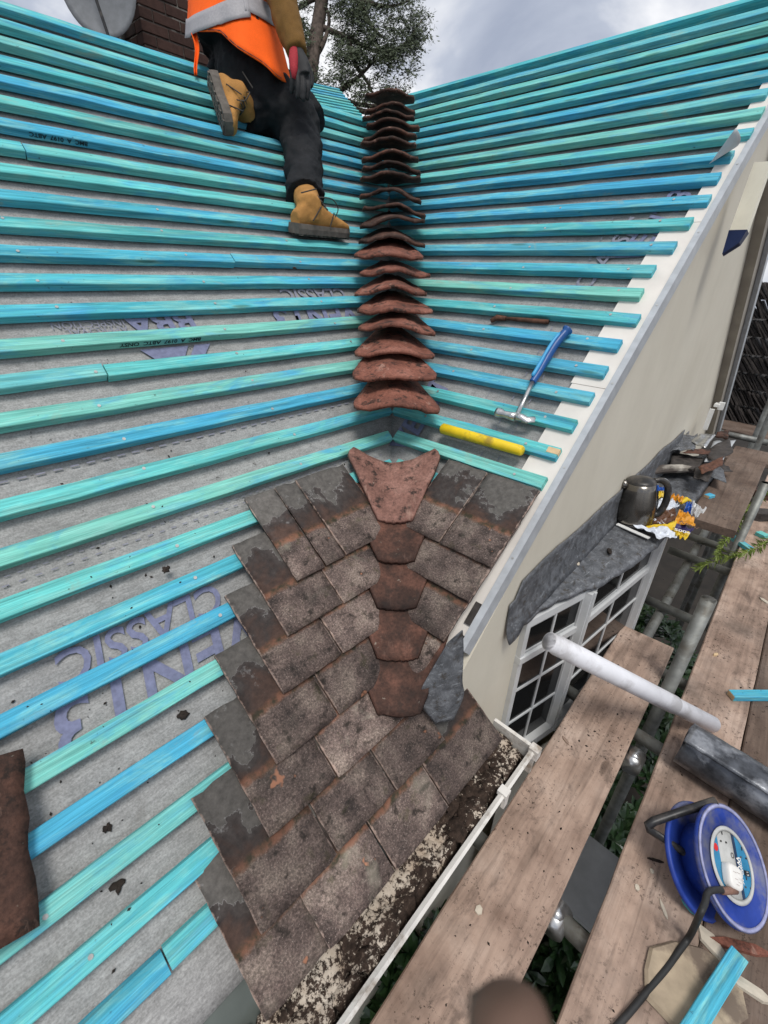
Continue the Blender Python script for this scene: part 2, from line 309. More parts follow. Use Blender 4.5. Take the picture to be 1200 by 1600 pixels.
def box(x0, x1, y0, y1, z0, z1):
    V = [(x, y, z) for z in (z0, z1) for y in (y0, y1) for x in (x0, x1)]
    return V, [(0, 2, 3, 1), (4, 5, 7, 6), (0, 1, 5, 4), (2, 6, 7, 3), (0, 4, 6, 2), (1, 3, 7, 5)]
def joinm(*ms):
    V, F = [], []
    for v, f in ms:
        o = len(V); V += [tuple(p) for p in v]; F += [tuple(i+o for i in q) for q in f]
    return V, F
def xf(m, vf): return [m @ Vector(v) for v in vf[0]], vf[1]
def tube(pts, rad, segs=12, cap=True, inner=None):
    pts = [Vector(p) for p in pts]; n = len(pts)
    rad = rad if isinstance(rad, (list, tuple)) else [rad]*n
    V, F = [], []
    d = (pts[1]-pts[0]).normalized(); a = d.orthogonal().normalized()
    for i, p in enumerate(pts):
        d2 = (pts[min(i+1, n-1)]-pts[max(i-1, 0)]).normalized(); a = (a - d2*a.dot(d2)).normalized(); b = d2.cross(a)
        r = rad[i]; rx, ry = r if isinstance(r, tuple) else (r, r)
        for k in range(segs):
            t = 2*math.pi*k/segs; V.append(p + a*(rx*math.cos(t)) + b*(ry*math.sin(t)))
    for i in range(n-1):
        for k in range(segs): F.append((i*segs+k, i*segs+(k+1) % segs, (i+1)*segs+(k+1) % segs, (i+1)*segs+k))
    if cap: F.append(tuple(range(segs-1, -1, -1))); F.append(tuple((n-1)*segs+k for k in range(segs)))
    return V, F
def pipe(p0, p1, r, wall=.004, segs=20):      # open scaffold tube
    p0, p1 = Vector(p0), Vector(p1); d = (p1-p0).normalized()
    return tube([p0+d*.03, p0, p0, p1, p1, p1-d*.05], [r-wall, r-wall, r, r, r-wall, r-wall], segs, True)
def oloft(rings):      # rings: list of point lists
    n = len(rings[0]); V = [p for r in rings for p in r]; F = []
    for i in range(len(rings)-1):
        for k in range(n): F.append((i*n+k, i*n+(k+1) % n, (i+1)*n+(k+1) % n, (i+1)*n+k))
    F.append(tuple(range(n-1, -1, -1))); F.append(tuple((len(rings)-1)*n+k for k in range(n)))
    return V, F
def sheet(fn, nu, nv, th):      # closed slab from a surface function (u,v)->Vector, thickness th along -normal(approx z)
    top = [[fn(i/nu, j/nv) for i in range(nu+1)] for j in range(nv+1)]
    V = [p for r in top for p in r]; n1 = len(V)
    nrm = []
    for j in range(nv+1):
        for i in range(nu+1):
            a = top[j][min(i+1, nu)]-top[j][max(i-1, 0)]; b = top[min(j+1, nv)][i]-top[max(j-1, 0)][i]
            q = a.cross(b); nrm.append(q.normalized() if q.length > 1e-9 else Vector((0, 0, 1)))
    V += [V[i]-nrm[i]*th for i in range(n1)]
    W = nu+1; F = []
    for j in range(nv):
        for i in range(nu):
            q = (j*W+i, j*W+i+1, (j+1)*W+i+1, (j+1)*W+i); F.append(q); F.append(tuple(n1+x for x in reversed(q)))
    bd = [i for i in range(W)] + [j*W+nu for j in range(1, nv+1)] + [nv*W+i for i in range(nu-1, -1, -1)] + [j*W for j in range(nv-1, 0, -1)]
    for a, b in zip(bd, bd[1:]+bd[:1]): F.append((b, a, n1+a, n1+b))
    return V, F
def nz(v, sc, seed=0): return noise.noise(Vector(v)*sc + Vector((seed*13.7, seed*7.1, seed*3.3)))
def text(name, body, size, mat, parent, mw, bold=0.0, shear=0, ext=0, sx=1):
    cu = bpy.data.curves.new(name, 'FONT'); cu.body = body; cu.size = size; cu.offset = bold; cu.shear = shear; cu.extrude = ext; cu.resolution_u = 3
    t = bpy.data.objects.new(name, cu); C.objects.link(t)
    dg = bpy.context.evaluated_depsgraph_get(); me = bpy.data.meshes.new_from_object(t.evaluated_get(dg))
    bpy.data.objects.remove(t); me.materials.clear(); me.materials.append(M[mat]); me.name = name
    return link(name, me, parent, mw @ Matrix.Diagonal((sx, 1, 1, 1)))
# ================================================================== THE HOUSE
house = tag(empty('house'), 'cream rendered house with its tiled roof stripped to turquoise battens', 'house')
# ---- left roof slope
def xr(b): return b*c + .05 if b > -.70 else -.255
def fnL(u, v):
    b = -.835 + v*2.845; x0 = -3.4; x = x0 + (xr(b)-x0)*u
    return Vector((x, b, -.029 - .004*(1+nz((x, b, 0), 3.1)) - .002*nz((x, b, 0), 14, 2)))
left = obj('roof_slope', *sheet(fnL, 110, 90, .003), 'underlay_membrane', house, ML, True)
left['label'] = 'left roof slope of grey underlay crossed by turquoise battens'
def fnR(u, v):
    b = -.70 + v*2.93; a0 = -(b*c + .05); a = a0 + (.50-a0)*u
    return Vector((a, b, -.029 - .004*(1+nz((a, b, 5), 3.6)) - .003*nz((a, b, 0), 9, 2)))
right = obj('roof_slope', *sheet(fnR, 70, 90, .003), 'underlay_membrane', house, MR, True)
right['label'] = 'right roof slope of grey underlay crossed by turquoise battens'
def batten(parent, a0, a1, b, h=-.025, wd=.038, mitre=None, yaw=None):
    l = a1-a0; V, F = bevbox(l, wd, .025, .0016, nx=max(3, int(l/.10)), jit=.0011)
    yaw = random.uniform(-.0016, .0016) if yaw is None else yaw
    return obj('batten', V, F, 'batten_stain', parent, T(a0, b, h) @ Matrix.Rotation(yaw, 4, 'Z'))
gut = -.019                                             # batten centre sits below its upper edge
joints = {-7: -1.10, -4: -1.42, 2: -1.62, 5: -.72, 9: -.15, 13: -.62, 17: .28, 11: -1.5, 15: .5}
LB = {}
for kx in range(-7, 21):
    b = .1*kx + gut + (.012 if kx == -7 else 0)
    xe = (b*c if b > -.70 else -.255) - (.012 if kx > -6 else .15)
    if kx in (0,): xe = -.02
    if kx in joints:
        LB[kx] = batten(left, -3.4, joints[kx]-.0015, b); batten(left, joints[kx]+.0015, xe, b+random.uniform(-.002, .002))
    else: LB[kx] = batten(left, -3.4, xe, b)
rend = {1: (855, 745), 2: (880, 695), 3: (903, 655), 4: (928, 615), 5: (952, 570), 6: (970, 535), 7: (1002, 490), 8: (1007, 450), 9: (1025, 415), 10: (1058, 378), 11: (1085, 338), 12: (1113, 303), 13: (1130, 265), 14: (1150, 232), 15: (1178, 200), 16: (1197, 165)}
for kx in range(0, 23):
    b = .1*kx + gut; a0 = -(b*c) + .012
    a1 = onR(*rend[kx]).x if kx in rend else .51 + random.uniform(-.01, .01)
    if kx == 0: a1 = .20
    bt = batten(right, a0, a1, b)
    if kx == 2:
        obj('split', *box(a1-.035, a1+.0006, -.006, .012, .0135, .0262), 'raw_wood', right, T(0, b, -.025))
# nail heads in the battens
nv_, nf_ = tube([(0, 0, 0), (0, 0, .0012)], .0042, 8)
nme = bpy.data.meshes.new('nail_head'); nme.from_pydata([tuple(v) for v in nv_], [], nf_); nme.materials.append(M['nail_grey'])
for kx in range(-6, 12):
    for x in (-1.62, -1.20, -.76, -.33, .12):
        b = .1*kx + gut
        if x < b*c - .05 and not (kx < 1 and x > -.5): link('nail_head', nme, left, T(x+random.uniform(-.02, .02), b+random.uniform(-.008, .008), .0002))
for kx in range(1, 13):
    for a in (.02, .42):
        b = .1*kx + gut
        if a > -b*c + .1: link('nail_head', nme, right, T(a+random.uniform(-.02, .02), b+random.uniform(-.008, .008), .0002))
# print on the underlay
def rot180(x, b, h=-.0245): return T(x, b, h) @ Matrix.Rotation(math.pi, 4, 'Z')
HP = -.0265
text('lettering', 'CLASSIC', .098, 'ink', left, rot180(-.715, -.140, HP), .0015, .25, sx=.95)
text('lettering', 'VENT3', .150, 'ink', left, rot180(-.665, -.228, HP), .003, .25, sx=.98)
text('lettering', 'Building Products', .019, 'ink_faint', left, rot180(-.855, -.325, HP))
text('lettering', 'BBA', .105, 'ink', left, rot180(-.395, .682, HP), .003, sx=1.1)
text('lettering', 'APPROVAL', .032, 'ink_faint', left, rot180(-.60, .640, HP)); text('lettering', 'INSPECTION', .032, 'ink_faint', left, rot180(-.60, .664, HP))
text('lettering', 'VENT3', .135, 'ink', left, rot180(.30, .678, HP), .004, .25)
text('lettering', 'CLASSIC', .085, 'ink_faint', left, rot180(.30, .765, HP), .001, .25)
text('lettering', 'VENT3', .13, 'ink', right, T(.02, .03, HP) @ Matrix.Rotation(R(90), 4, 'Z'), .003, .2)
text('lettering', 'CLASSIC', .09, 'ink_faint', right, T(.30, .80, HP) @ Matrix.Rotation(R(80), 4, 'Z'), .001, .2)
text('lettering', 'VENT3', .11, 'ink', right, T(.40, .93, HP) @ Matrix.Rotation(R(80), 4, 'Z'), .002, .2)
V, F = [], []
def arrowv(x, b, sx):
    return [(x, b, HP), (x+.02*sx, b, HP), (x+.10*sx, b-.06, HP), (x+.075*sx, b-.06, HP)], [(0, 1, 2, 3)]
vv, ff = joinm(([(-.60, .555, HP), (-.46, .555, HP), (-.50, .50, HP), (-.56, .50, HP)], [(3, 2, 1, 0)]), ([(-.44, .555, HP), (-.39, .555, HP), (-.44, .50, HP), (-.485, .50, HP)], [(3, 2, 1, 0)]))
obj('emblem', vv, ff, 'ink', left)
def dashes(parent, pts, vert=False, wd=.0035, ln=.018, gap=.016):
    VF = []
    (x0, y0), (x1, y1) = pts; L_ = math.hypot(x1-x0, y1-y0); dx, dy = (x1-x0)/L_, (y1-y0)/L_; t = 0
    while t < L_:
        a = min(t+ln, L_); q = [(x0+dx*t-dy*wd/2, y0+dy*t+dx*wd/2), (x0+dx*t+dy*wd/2, y0+dy*t-dx*wd/2), (x0+dx*a+dy*wd/2, y0+dy*a-dx*wd/2), (x0+dx*a-dy*wd/2, y0+dy*a+dx*wd/2)]
        VF.append(([(p[0], p[1], HP-.0003) for p in q], [(0, 1, 2, 3)])); t += ln+gap
    o = obj('lap_line', *joinm(*VF), 'ink_faint', parent)
dashes(left, ((-3.3, .248), (.15, .252))); dashes(left, ((-3.3, .026), (-.0, .030)), wd=.0025, ln=.012); dashes(left, ((-3.3, .046), (-.05, .048)), wd=.0018, ln=.01, gap=.012)
dashes(right, ((.285, .05), (.195, 2.1)), ln=.016); dashes(right, ((.345, .05), (.255, 2.1)), ln=.016)
dashes(right, ((.20, .0), (.09, 2.1)), wd=.0014, ln=3)
# factory stamp on the lower face of a batten
text('batten_stamp', 'BMC  A  0197  ABTC  ONSY', .019, 'stamp_ink', LB[6], T(2.98, -.0206, .006) @ Matrix.Rotation(R(90), 4, 'X') @ T(0, .015, 0) @ Matrix.Rotation(math.pi, 4, 'Z'), .0004)
text('batten_stamp', 'BMC  A  0197  ABTC', .018, 'stamp_ink', LB[14], T(2.98, -.0206, .006) @ Matrix.Rotation(R(90), 4, 'X') @ T(0, .015, 0) @ Matrix.Rotation(math.pi, 4, 'Z'), .0004)
# eaves tray below the underlay
def fnT(u, v): return Vector((-3.4 + u*3.15, -.955 + v*.16, -.048 - .004*nz((u*9, v, 0), 2)))
obj('eaves_tray', *sheet(fnT, 40, 4, .003), 'eaves_tray', left)
# ---- concrete tiles, course by course
TL, TT, TA = .265, .0125, .033
def tile(parent, x0, x1, b, seed, cut=None, yaw=0, lift=0, l=TL, mat='concrete_tile'):
    wd = x1-x0-.005; ch = random.random()
    def f(u, v):
        x = (u-.5)*wd; y = v*l
        ex = .0022*nz((seed, y*30, 0), 1.3)*(1 if u > .5 else -1) if u in (0, 1) else 0
        ey = .0022*nz((x*40, seed, 1), 1.0) if v in (0, 1) else 0
        if v == 0 and u in (0, 1): ey += .003*ch
        if v == 1: ey += -.006*max(0, nz((x*22, seed, 4), 1))
        z = .0022*(1-(2*u-1)**2) + .0006*nz((x, y, seed), 30)
        if v in (0, 1) or u in (0, 1): z -= .0015
        return Vector((x+ex, y+ey, z))
    tilt = math.atan2(TA, TL)
    mw = T((x0+x1)/2, b, TA+TT+lift) @ Matrix.Rotation(yaw + random.uniform(-.006, .006), 4, 'Z') @ Matrix.Rotation(-tilt + random.uniform(-.003, .003), 4, 'X')
    return obj('roof_tile', *sheet(f, 8, 12, TT), mat, parent, mw, True)
TAIL = [-.235, -.34, -.45, -.557, -.662, -.770, -.888]
JL = [[(597, 823), (533, 857), (500, 872), (457, 900)], [(595, 885), (525, 925), (440, 980)], [(592, 952), (522, 1000), (432, 1070)], [(597, 1022), (513, 1090), (419, 1175)],
      [(600, 1093), (508, 1180), (405, 1283)], [(678, 1128), (602, 1208), (512, 1307), (393, 1436)], [(770, 1130), (687, 1237), (605, 1338), (505, 1472)]]
for ci, (tb, js) in enumerate(zip(TAIL, JL)):
    xs = [onL(px, py, .038).x for px, py in js]
    if ci < 5: xs[0] += .02
    for i in range(len(xs)-1): tile(left, xs[i+1], xs[i], tb + random.uniform(-.004, .004), ci*10+i)
    if ci == 6: tile(left, xs[-1]-.135, xs[-1]+.025, tb+.002, 97, lift=-.0135, yaw=.0)
VF = []
# right slope: c0 two tiles, c1 tile-and-a-half, c2, c3
JR = [(-.210, [(633, 820), (687, 850), (766, 893)]), (-.316, [(636, 875), (738, 938)]), (-.436, [(636, 955), (697, 1001)]), (-.545, [(639, 1022), (667, 1045)])]
for ci, (tb, js) in enumerate(JR):
    xs = [onR(px, py, .036).x for px, py in js]; xs[0] -= .012
    for i in range(len(xs)-1): tile(right, xs[i], xs[i+1], tb, 50+ci*10+i)
# slate undercloak slips under the verge tiles
for a0, b0, b1 in ((.508, -.365, -.30), (.510, -.46, -.395)):
    V, F = box(a0+.006, a0+.024, b0, b1, -.014, -.011); obj('slate_slip', V, F, 'slate_dark', right)
# ---- valley tiles
psi = math.atan(math.tan(TH)/math.sqrt(2)); ev = Vector((1, -1, 0))/math.sqrt(2)
dv = Vector((math.cos(psi)/math.sqrt(2), math.cos(psi)/math.sqrt(2), math.sin(psi))); nvl = ev.cross(dv)
tphi = math.tan(math.acos(max(-1, min(1, nvl.dot(Vector((-s, 0, c)))))))
def vframe(b): 
    P = Vector((b*c, b*c, b*s)); return Matrix(((ev.x, dv.x, nvl.x, P.x), (ev.y, dv.y, nvl.y, P.y), (ev.z, dv.z, nvl.z, P.z), (0, 0, 0, 1)))
def dish(d, r=.035): return math.sqrt((tphi*d)**2 + r*r) - r
def fan(seed, flip):
    def f(u, v):
        t = v*(.285 if flip else .26); q = 2*u-1
        hw = (.046 if flip else .050) + (.40 if flip else .43)*t + (-.03*(max(0, v-.80)/.20)**2 if v > .80 else 0) + .003*nz((seed, v*4, q), 1)
        d = q*hw
        y = t - (.004*(1-q*q) if v == 0 else 0) + (-.026*(1-q*q)*max(0, v-.5)*2 if flip == 0 else .018*(1-q*q)*max(0, v-.5)*2)
        y += .004*nz((q*3, seed, v), 1.7) if v in (0, 1) else 0
        z = dish(d) + .0025*nz((d, t, seed), 18)
        if flip:
            fl = .018*max(0, abs(q)-.72)/.28*v
            zc = .055 + (.14 if flip == 1 else .165)*v; wv_ = .007*nz((q*1.6, v*1.5, seed*3), 1) + .004*nz((q*4, v*3, seed), 1)
            return Vector((d, -y + .285, zc - dish(d, .05)*((1.30 if flip == 1 else 1.5) + .22*math.sin(seed*2.3)) + fl + .016 + wv_))
        return Vector((d, y, z))
    return f
for i, tb in enumerate(TAIL[:5]):
    V, F = sheet(fan(i, 0), 16, 14, .013)
    m_ = ML.inverted() @ vframe(tb) @ T(0, -.0, .080) @ Matrix.Rotation(-math.atan2(.036, .285), 4, 'X')
    obj('valley_tile', V, F, 'clay_valley' if i else 'clay_pink', left, m_, True)
# lead soaker beside the lowest valley tile
rows = [((700, 1003), (722, 984)), ((678, 1040), (724, 1018)), ((657, 1080), (722, 1062)), ((660, 1104), (724, 1086)), ((680, 1129), (708, 1124))]
dT = (onplane(710, 990, Vector((0, 1, 0)), -.556)-CAM).dot(FW); dB = (onplane(694, 1127, Vector((0, -s, c)), .058)-CAM).dot(FW)
def crow(i): return rows[max(0, min(4, i))]
def cat(a, b, c_, d, t): return .5*(2*b + (c_-a)*t + (2*a-5*b+4*c_-d)*t*t + (3*b-a-3*c_+d)*t**3)
def fnS(u, v):
    k_ = v*4; i0 = min(int(k_), 3); f_ = k_-i0; lx, rx_ = ([cat(*(crow(i0+o_)[sd_][j] for o_ in (-1, 0, 1, 2)), f_) for j in (0, 1)] for sd_ in (0, 1))
    px, py = (lx[j]+(rx_[j]-lx[j])*u for j in (0, 1)); d_ = dT + (dB-dT)*(v**.8) - .006*math.sin(u*3.14) + .0035*nz((u*3, v*4, 0), 1)
    return ML.inverted() @ at(px, py, d_-.006)
V, F = sheet(fnS, 14, 24, .0025); obj('lead_soaker', V, F, 'lead_sheet', left, None, True)
# ---- verge: undercloak boards, grey trim
for i, (b0, b1) in enumerate(((-.45, .43), (.432, 1.10), (1.102, 2.25))):
    obj('undercloak_board', *box((.43, .425, .475)[i], .532, b0, b1, -.0245, -.0185), 'undercloak_board', right)
V, F = box(.5325, .552, -.43, 2.26, -.062, -.014); tr = obj('verge_trim', V, F, 'trim_grey', right)
for i in range(9): link('screw', nme, tr, T(.542, -.45+i*.3, -.0138) @ Matrix.Scale(.8, 4))
# ---- gable wall
def wallpoly(pts, y0, th):
    n = len(pts); V = [(x, wall_y(x)+y0, z) for x, z in pts] + [(x, wall_y(x)+y0+th, z) for x, z in pts]
    return V, [tuple(range(n)), tuple(range(2*n-1, n-1, -1))] + [((i+1) % n, i, n+i, n+(i+1) % n) for i in range(n)]
GW = [(-.33, -3.6), (3.25, -3.6), (3.25, -.45), (1.62, 1.36), (-.33, -.395)]
obj('gable_wall', *wallpoly(GW, 0, .12), 'cream_render', house)
obj('eaves_wall', *box(-3.4, -.34, -.50, -.38, -3.6, -.50), 'cream_render', house)
obj('soffit', *box(-3.4, -.26, -.66, -.49, -.73, -.715), 'upvc_white', house)
obj('fascia', *box(-3.4, -.26, -.632, -.612, -.715, -.668), 'upvc_white', house)
# the gable's far slope: bargeboard, grey edge trim, roof slab
e0, e1 = Vector((1.56, wall_y(1.56), 1.46)), Vector((3.30, wall_y(3.3), -.51)); ed = (e1-e0).normalized(); nrm = Vector((-ed.z, 0, ed.x))
if nrm.z < 0: nrm = -nrm
for nm, y0, y1, n0, n1, mt in (('bargeboard', -.05, -.001, -.11, .05, 'bargeboard_paint'), ('edge_trim', -.075, -.052, -.02, .035, 'trim_grey'), ('far_slope', -.02, 2.2, -.10, -.03, 'slate_dark')):
    V = []
    for P in ((e0+ed*.35, e1) if nm == 'far_slope' else (e0, e1)):
        for yy in (y0, y1):
            for nn in (n0, n1): V.append(P + Vector((0, yy, 0)) + nrm*nn)
    obj(nm, V, [(0, 1, 3, 2), (4, 6, 7, 5), (0, 4, 5, 1), (2, 3, 7, 6), (0, 2, 6, 4), (1, 5, 7, 3)], mt, house)
# ridge capping board of the right slope
obj('ridge_board', *box(-1.7, .55, 2.222, 2.25, -.03, .02), 'batten_stain', right)
# ---- bay window with lead roof
bay = empty('bay_window', (0, 0, 0), house)
ZB = -.38
edge = [(-.06, -.555), (.10, -.575), (.20, -.592), (.40, -.662), (.62, -.700), (.85, -.722), (1.3, -.725), (1.85, -.722)]
def fnB(u, v):
    k_ = u*(len(edge)-1); i0 = min(int(k_), len(edge)-2); fr = k_-i0
    ex, ey = (edge[i0][j]*(1-fr)+edge[i0+1][j]*fr for j in (0, 1))
    ey -= .010*nz((ex*14, 0, 0), 1); iy = wall_y(ex)
    y = iy + (ey-iy)*v; z = ZB - .012*v - .014*max(0, v-.93)/.07 + .004*nz((ex, y, 0), 9)
    return Vector((ex, y, z))
obj('lead_roof', *sheet(fnB, 60, 14, -.006), 'lead_sheet', bay, None, True)
def fnU(u, v):
    x = -.085 + u*2.1; wob = .006*nz((x*9, v*2, 0), 1)
    top = .165 + .02*nz((x*3, 5, 0), 1) + (-.05 if x < -.03 else 0)
    y = wall_y(x) - .007 - abs(wob) - .02*(1-v)**4
    z = ZB - .004 + top*v - (.03*(1-v) if x < -.02 else 0); return Vector((x, y, z))
obj('lead_flashing', *sheet(fnU, 70, 8, .004), 'lead_sheet', bay, None, True)
BP = [Vector((.055, -.553, 0)), Vector((.37, -.625, 0)), Vector((.985, -.690, 0)), Vector((1.35, -.515, 0))]
ZT, ZM, ZS = -.438, -.595, -1.12
for i in range(3):
    p0, p1 = BP[i], BP[i+1]; d = p1-p0; l = d.length; fm = frame(p0, d, (0, 0, 1))
    bars = [box(0, l, -.010, .03, ZT-.012, ZT+.018), box(0, l, -.014, .03, ZM-.014, ZM+.014), box(0, l, -.03, .04, ZS-.04, ZS)]
    ncol = 2
    for kx in range(ncol+1):
        hw = .011 if kx in (0, ncol) else .0045
        x = min(max(l*kx/ncol, .012), l-.012); bars.append(box(x-hw, x+hw, -.009 if hw > .01 else -.005, .028 if hw > .01 else .012, ZS, ZT))
    for zz in (-.76, -.94): bars.append(box(.02, l-.02, -.0055, .0115, zz-.0045, zz+.0045))
    V, F = joinm(*bars); fr_ = obj('window_frame', V, F, 'upvc_frame', bay, fm)
    for kx in range(ncol):
        for z0, z1 in ((ZM+.014, ZT-.012), (-.754, ZM-.014), (-.934, -.766), (ZS, -.946)):
            V, F = box(l*kx/ncol+.022 if kx == 0 else l*kx/ncol+.0045, l*(kx+1)/ncol-.0045 if kx == 0 else l-.022, -.0005, .0035, z0, z1)
            obj('pane', V, F, 'window_glass', bay, fm)
    for zz in (ZM+.024, ZT-.02): obj('glazing_bead', *box(.024, l-.024, -.004, .012, zz-.004, zz+.004), 'upvc_grey', bay, fm)
for q in (BP[1], BP[2]):
    V, F = joinm(box(q.x-.022, q.x-.006, q.y-.028, q.y+.03, ZS-.04, ZT+.015), box(q.x-.004, q.x+.010, q.y-.034, q.y+.03, ZS-.04, ZT+.015), box(q.x+.012, q.x+.026, q.y-.028, q.y+.03, ZS-.04, ZT+.015))
    obj('corner_post', V, F, 'upvc_frame', bay)
V = [(p.x, p.y-.05, z) for z in (-3.6, ZS-.045) for p in BP] + []
obj('bay_wall', V, [(0, 1, 5, 4), (1, 2, 6, 5), (2, 3, 7, 6)], 'cream_render', bay)
# ---- gutter
gt = empty('gutter', (0, 0, 0), house)
pr = [(-.625, -.668), (-.625, -.690), (-.640, -.706), (-.720, -.706), (-.742, -.690), (-.748, -.622), (-.758, -.612), (-.752, -.606), (-.742, -.612), (-.737, -.688), (-.718, -.701), (-.642, -.701), (-.630, -.687), (-.630, -.668)]
gx = [-3.4 + i*(3.2/12) for i in range(13)]
obj('gutter_trough', *oloft([[Vector((x, y + WR*.5*(x+.2), z)) for y, z in pr] for x in gx]), 'gutter_white', gt)
obj('gutter_end_cap', *joinm(box(-.199, -.188, -.757, -.622, -.71, -.603), box(-.208, -.183, -.768, -.740, -.635, -.599)), 'gutter_white', gt)
for x in (-.36, -1.2): obj('gutter_clip', *joinm(box(x-.012, x+.012, -.766, -.740, -.617, -.602), box(x-.009, x+.009, -.765, -.756, -.66, -.612)), 'gutter_white', gt)
def fnG(u, v):
    x = -3.38 + u*3.17; y = -.631 - v*.104 + WR*.5*(x+.2)
    return Vector((x, y, -.662 + .014*nz((x, y, 0), 16) + .010*nz((x, y, 0), 45, 2) + .012*abs(2*v-1)))
obj('gutter_debris', *sheet(fnG, 500, 18, .03), 'gutter_debris', gt, None, True)
# ---- chimney
chim = empty('chimney', (0, 0, 0), house)
CO = at(226, 72, 3.55); ex_ = Vector((1, .06, 0)).normalized()
cm = frame((CO.x, CO.y, 1.0), ex_, (0, 0, 1))
obj('mortar_core', *box(.008, 1.0, .008, .75, -.6, 3.0), 'mortar_dark', chim, cm)
bme = {}
def brick(l, wd, h):
    k_ = (round(l, 4), round(wd, 4))
    if k_ not in bme:
        V, F = bevbox(l, wd, h, .004); me = bpy.data.meshes.new('brick'); me.from_pydata([tuple(v) for v in V], [], F); me.materials.append(M['old_brick']); bme[k_] = me
    return bme[k_]
for r_ in range(30):
    z = .55 + r_*.075; off = -.1125 if r_ % 2 else 0
    for i in range(5):
        x0 = max(0, off + i*.225); x1 = min(1.0, off + i*.225 + .213)
        if x1-x0 > .05: link('brick', brick(x1-x0, .1, .063), chim, cm @ T(x0, .05-.004*random.random(), z))
    for i in range(4):
        y0 = max(.105, .105 - off + i*.225 - .225); y1 = min(.75, .105 - off + i*.225 - .012)
        if y1-y0 > .05: link('brick', brick(y1-y0, .1, .063), chim, cm @ T(.05-.004*random.random(), y0, z) @ Matrix.Rotation(R(90), 4, 'Z'))
# ---- the higher slope beyond the ridge
A0, A1 = at(400, 87, 5.6), at(566, 177, 6.4); d_ = A1-A0; d_.z = 0; d_.normalize()
B0 = at(566, 181, 6.0); rise = Vector((-d_.y, d_.x, 0))
if rise.dot(FW) < 0: rise = -rise
ANG = R(30); sl_ = (rise*math.cos(ANG) + Vector((0, 0, 1))*math.sin(ANG)).normalized()
fm = Matrix(((d_.x, sl_.x, 0, B0.x), (d_.y, sl_.y, 0, B0.y), (d_.z, sl_.z, 0, B0.z), (0, 0, 0, 1))); nn = d_.cross(sl_); nn = nn if nn.z > 0 else -nn
for i in range(3): fm[i][2] = nn[i]
far = obj('roof_slope', *box(-2.6, .02, -.6, .93, -.06, -.03), 'underlay_membrane', house, fm); far['label'] = 'small far roof slope with closely spaced battens behind the worker'
for i in range(15): obj('batten', *box(-2.6, .02, -.55+i*.1, -.512+i*.1, -.03, 0), 'batten_stain', far)
# ================================================================== GROUND AND GARDEN
ground = tag(obj('ground', *sheet(lambda u, v: Vector((-60+u*160, -60+v*160, -3.6)), 4, 4, .1), 'soil'), kind='structure')
ORD = ['lowest', 'second lowest', 'third lowest', 'fourth lowest', 'fifth lowest', 'sixth lowest', 'seventh lowest', 'eighth lowest', 'ninth lowest', 'tenth lowest', 'eleventh from the bottom', 'tenth from the top', 'ninth from the top', 'eighth from the top', 'seventh from the top', 'sixth from the top', 'fifth from the top', 'fourth from the top', 'third from the top', 'second from the top', 'topmost']
# ---- loose valley tiles laid upside down up the valley
for i in range(21):
    b = .288 + i*.0885 + random.uniform(-.007, .007)
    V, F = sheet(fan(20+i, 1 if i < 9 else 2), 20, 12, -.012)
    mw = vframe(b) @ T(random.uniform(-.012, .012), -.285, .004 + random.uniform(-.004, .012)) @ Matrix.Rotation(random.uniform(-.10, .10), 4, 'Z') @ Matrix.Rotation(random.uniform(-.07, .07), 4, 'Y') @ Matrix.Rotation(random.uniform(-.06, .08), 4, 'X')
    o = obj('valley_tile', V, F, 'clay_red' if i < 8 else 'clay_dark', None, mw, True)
    tag(o, f'{ORD[i]} loose curved clay valley tile lying on the valley', 'roof tile', 'loose valley tiles laid up the valley')
# ---- odd tile at the left edge
def fnX(u, v):
    x = (u-.5)*.17; y = v*.26; wob = .012*nz((y*14, 3, 0), 1)*(u > .6)
    return Vector((x+wob, y, .03*math.cos((u-.5)*3.0) + .002*nz((x, y, 0), 30)))
q = onL(-20, 1290, .03)
tag(obj('valley_tile', *sheet(fnX, 10, 12, -.014), 'clay_dark', None, ML @ T(q.x-.08, q.y-.15, .008) @ Matrix.Rotation(R(-14), 4, 'Z'), True), 'chipped brown clay tile lying on battens at the left edge', 'roof tile')

# ================================================================== SCAFFOLD
DZ = -.93
ub = Vector((1, .036, 0)).normalized()
def board(name, x0, x1, yl, wd, mat, label, z=DZ, slope=.036, th=.038):
    l = (x1-x0)*math.hypot(1, slope); V, F = bevbox(l, wd, th, .004, nx=max(4, int(l/.12)), jit=.0015)
    o = obj(name, V, F, mat, None, frame((x0, yl+slope*x0-wd/2, z-th), (1, slope, 0), (0, 0, 1)))
    return tag(o, label, 'scaffold board', 'scaffold boards')
board('scaffold_board', -1.5, .965, -.712, .225, 'board_wood', 'short scaffold board nearest the gutter, its far end cut square')
board('scaffold_board', -1.5, 3.9, -1.028, .212, 'board_wood', 'long scaffold board under the white tube and the blue reel')
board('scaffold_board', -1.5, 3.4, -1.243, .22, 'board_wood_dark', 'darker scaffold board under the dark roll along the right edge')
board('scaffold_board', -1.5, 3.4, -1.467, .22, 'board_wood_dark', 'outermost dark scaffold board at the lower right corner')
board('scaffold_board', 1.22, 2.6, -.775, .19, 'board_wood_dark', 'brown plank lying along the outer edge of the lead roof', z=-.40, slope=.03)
sc = tag(empty('scaffold', (.74, -.948, -3.6)), 'grey steel scaffold tubes standing under and between the boards', 'scaffold')
def spart(name, vf, mat='galv_steel', smooth=True):
    o = obj(name, vf[0], vf[1], mat, sc, None, smooth); o.matrix_parent_inverse = Matrix.Translation((-.74, .948, 3.6)); return o
spart('standard', pipe((.74, -.950, -.49), (.70, -.945, -3.6), .0265))
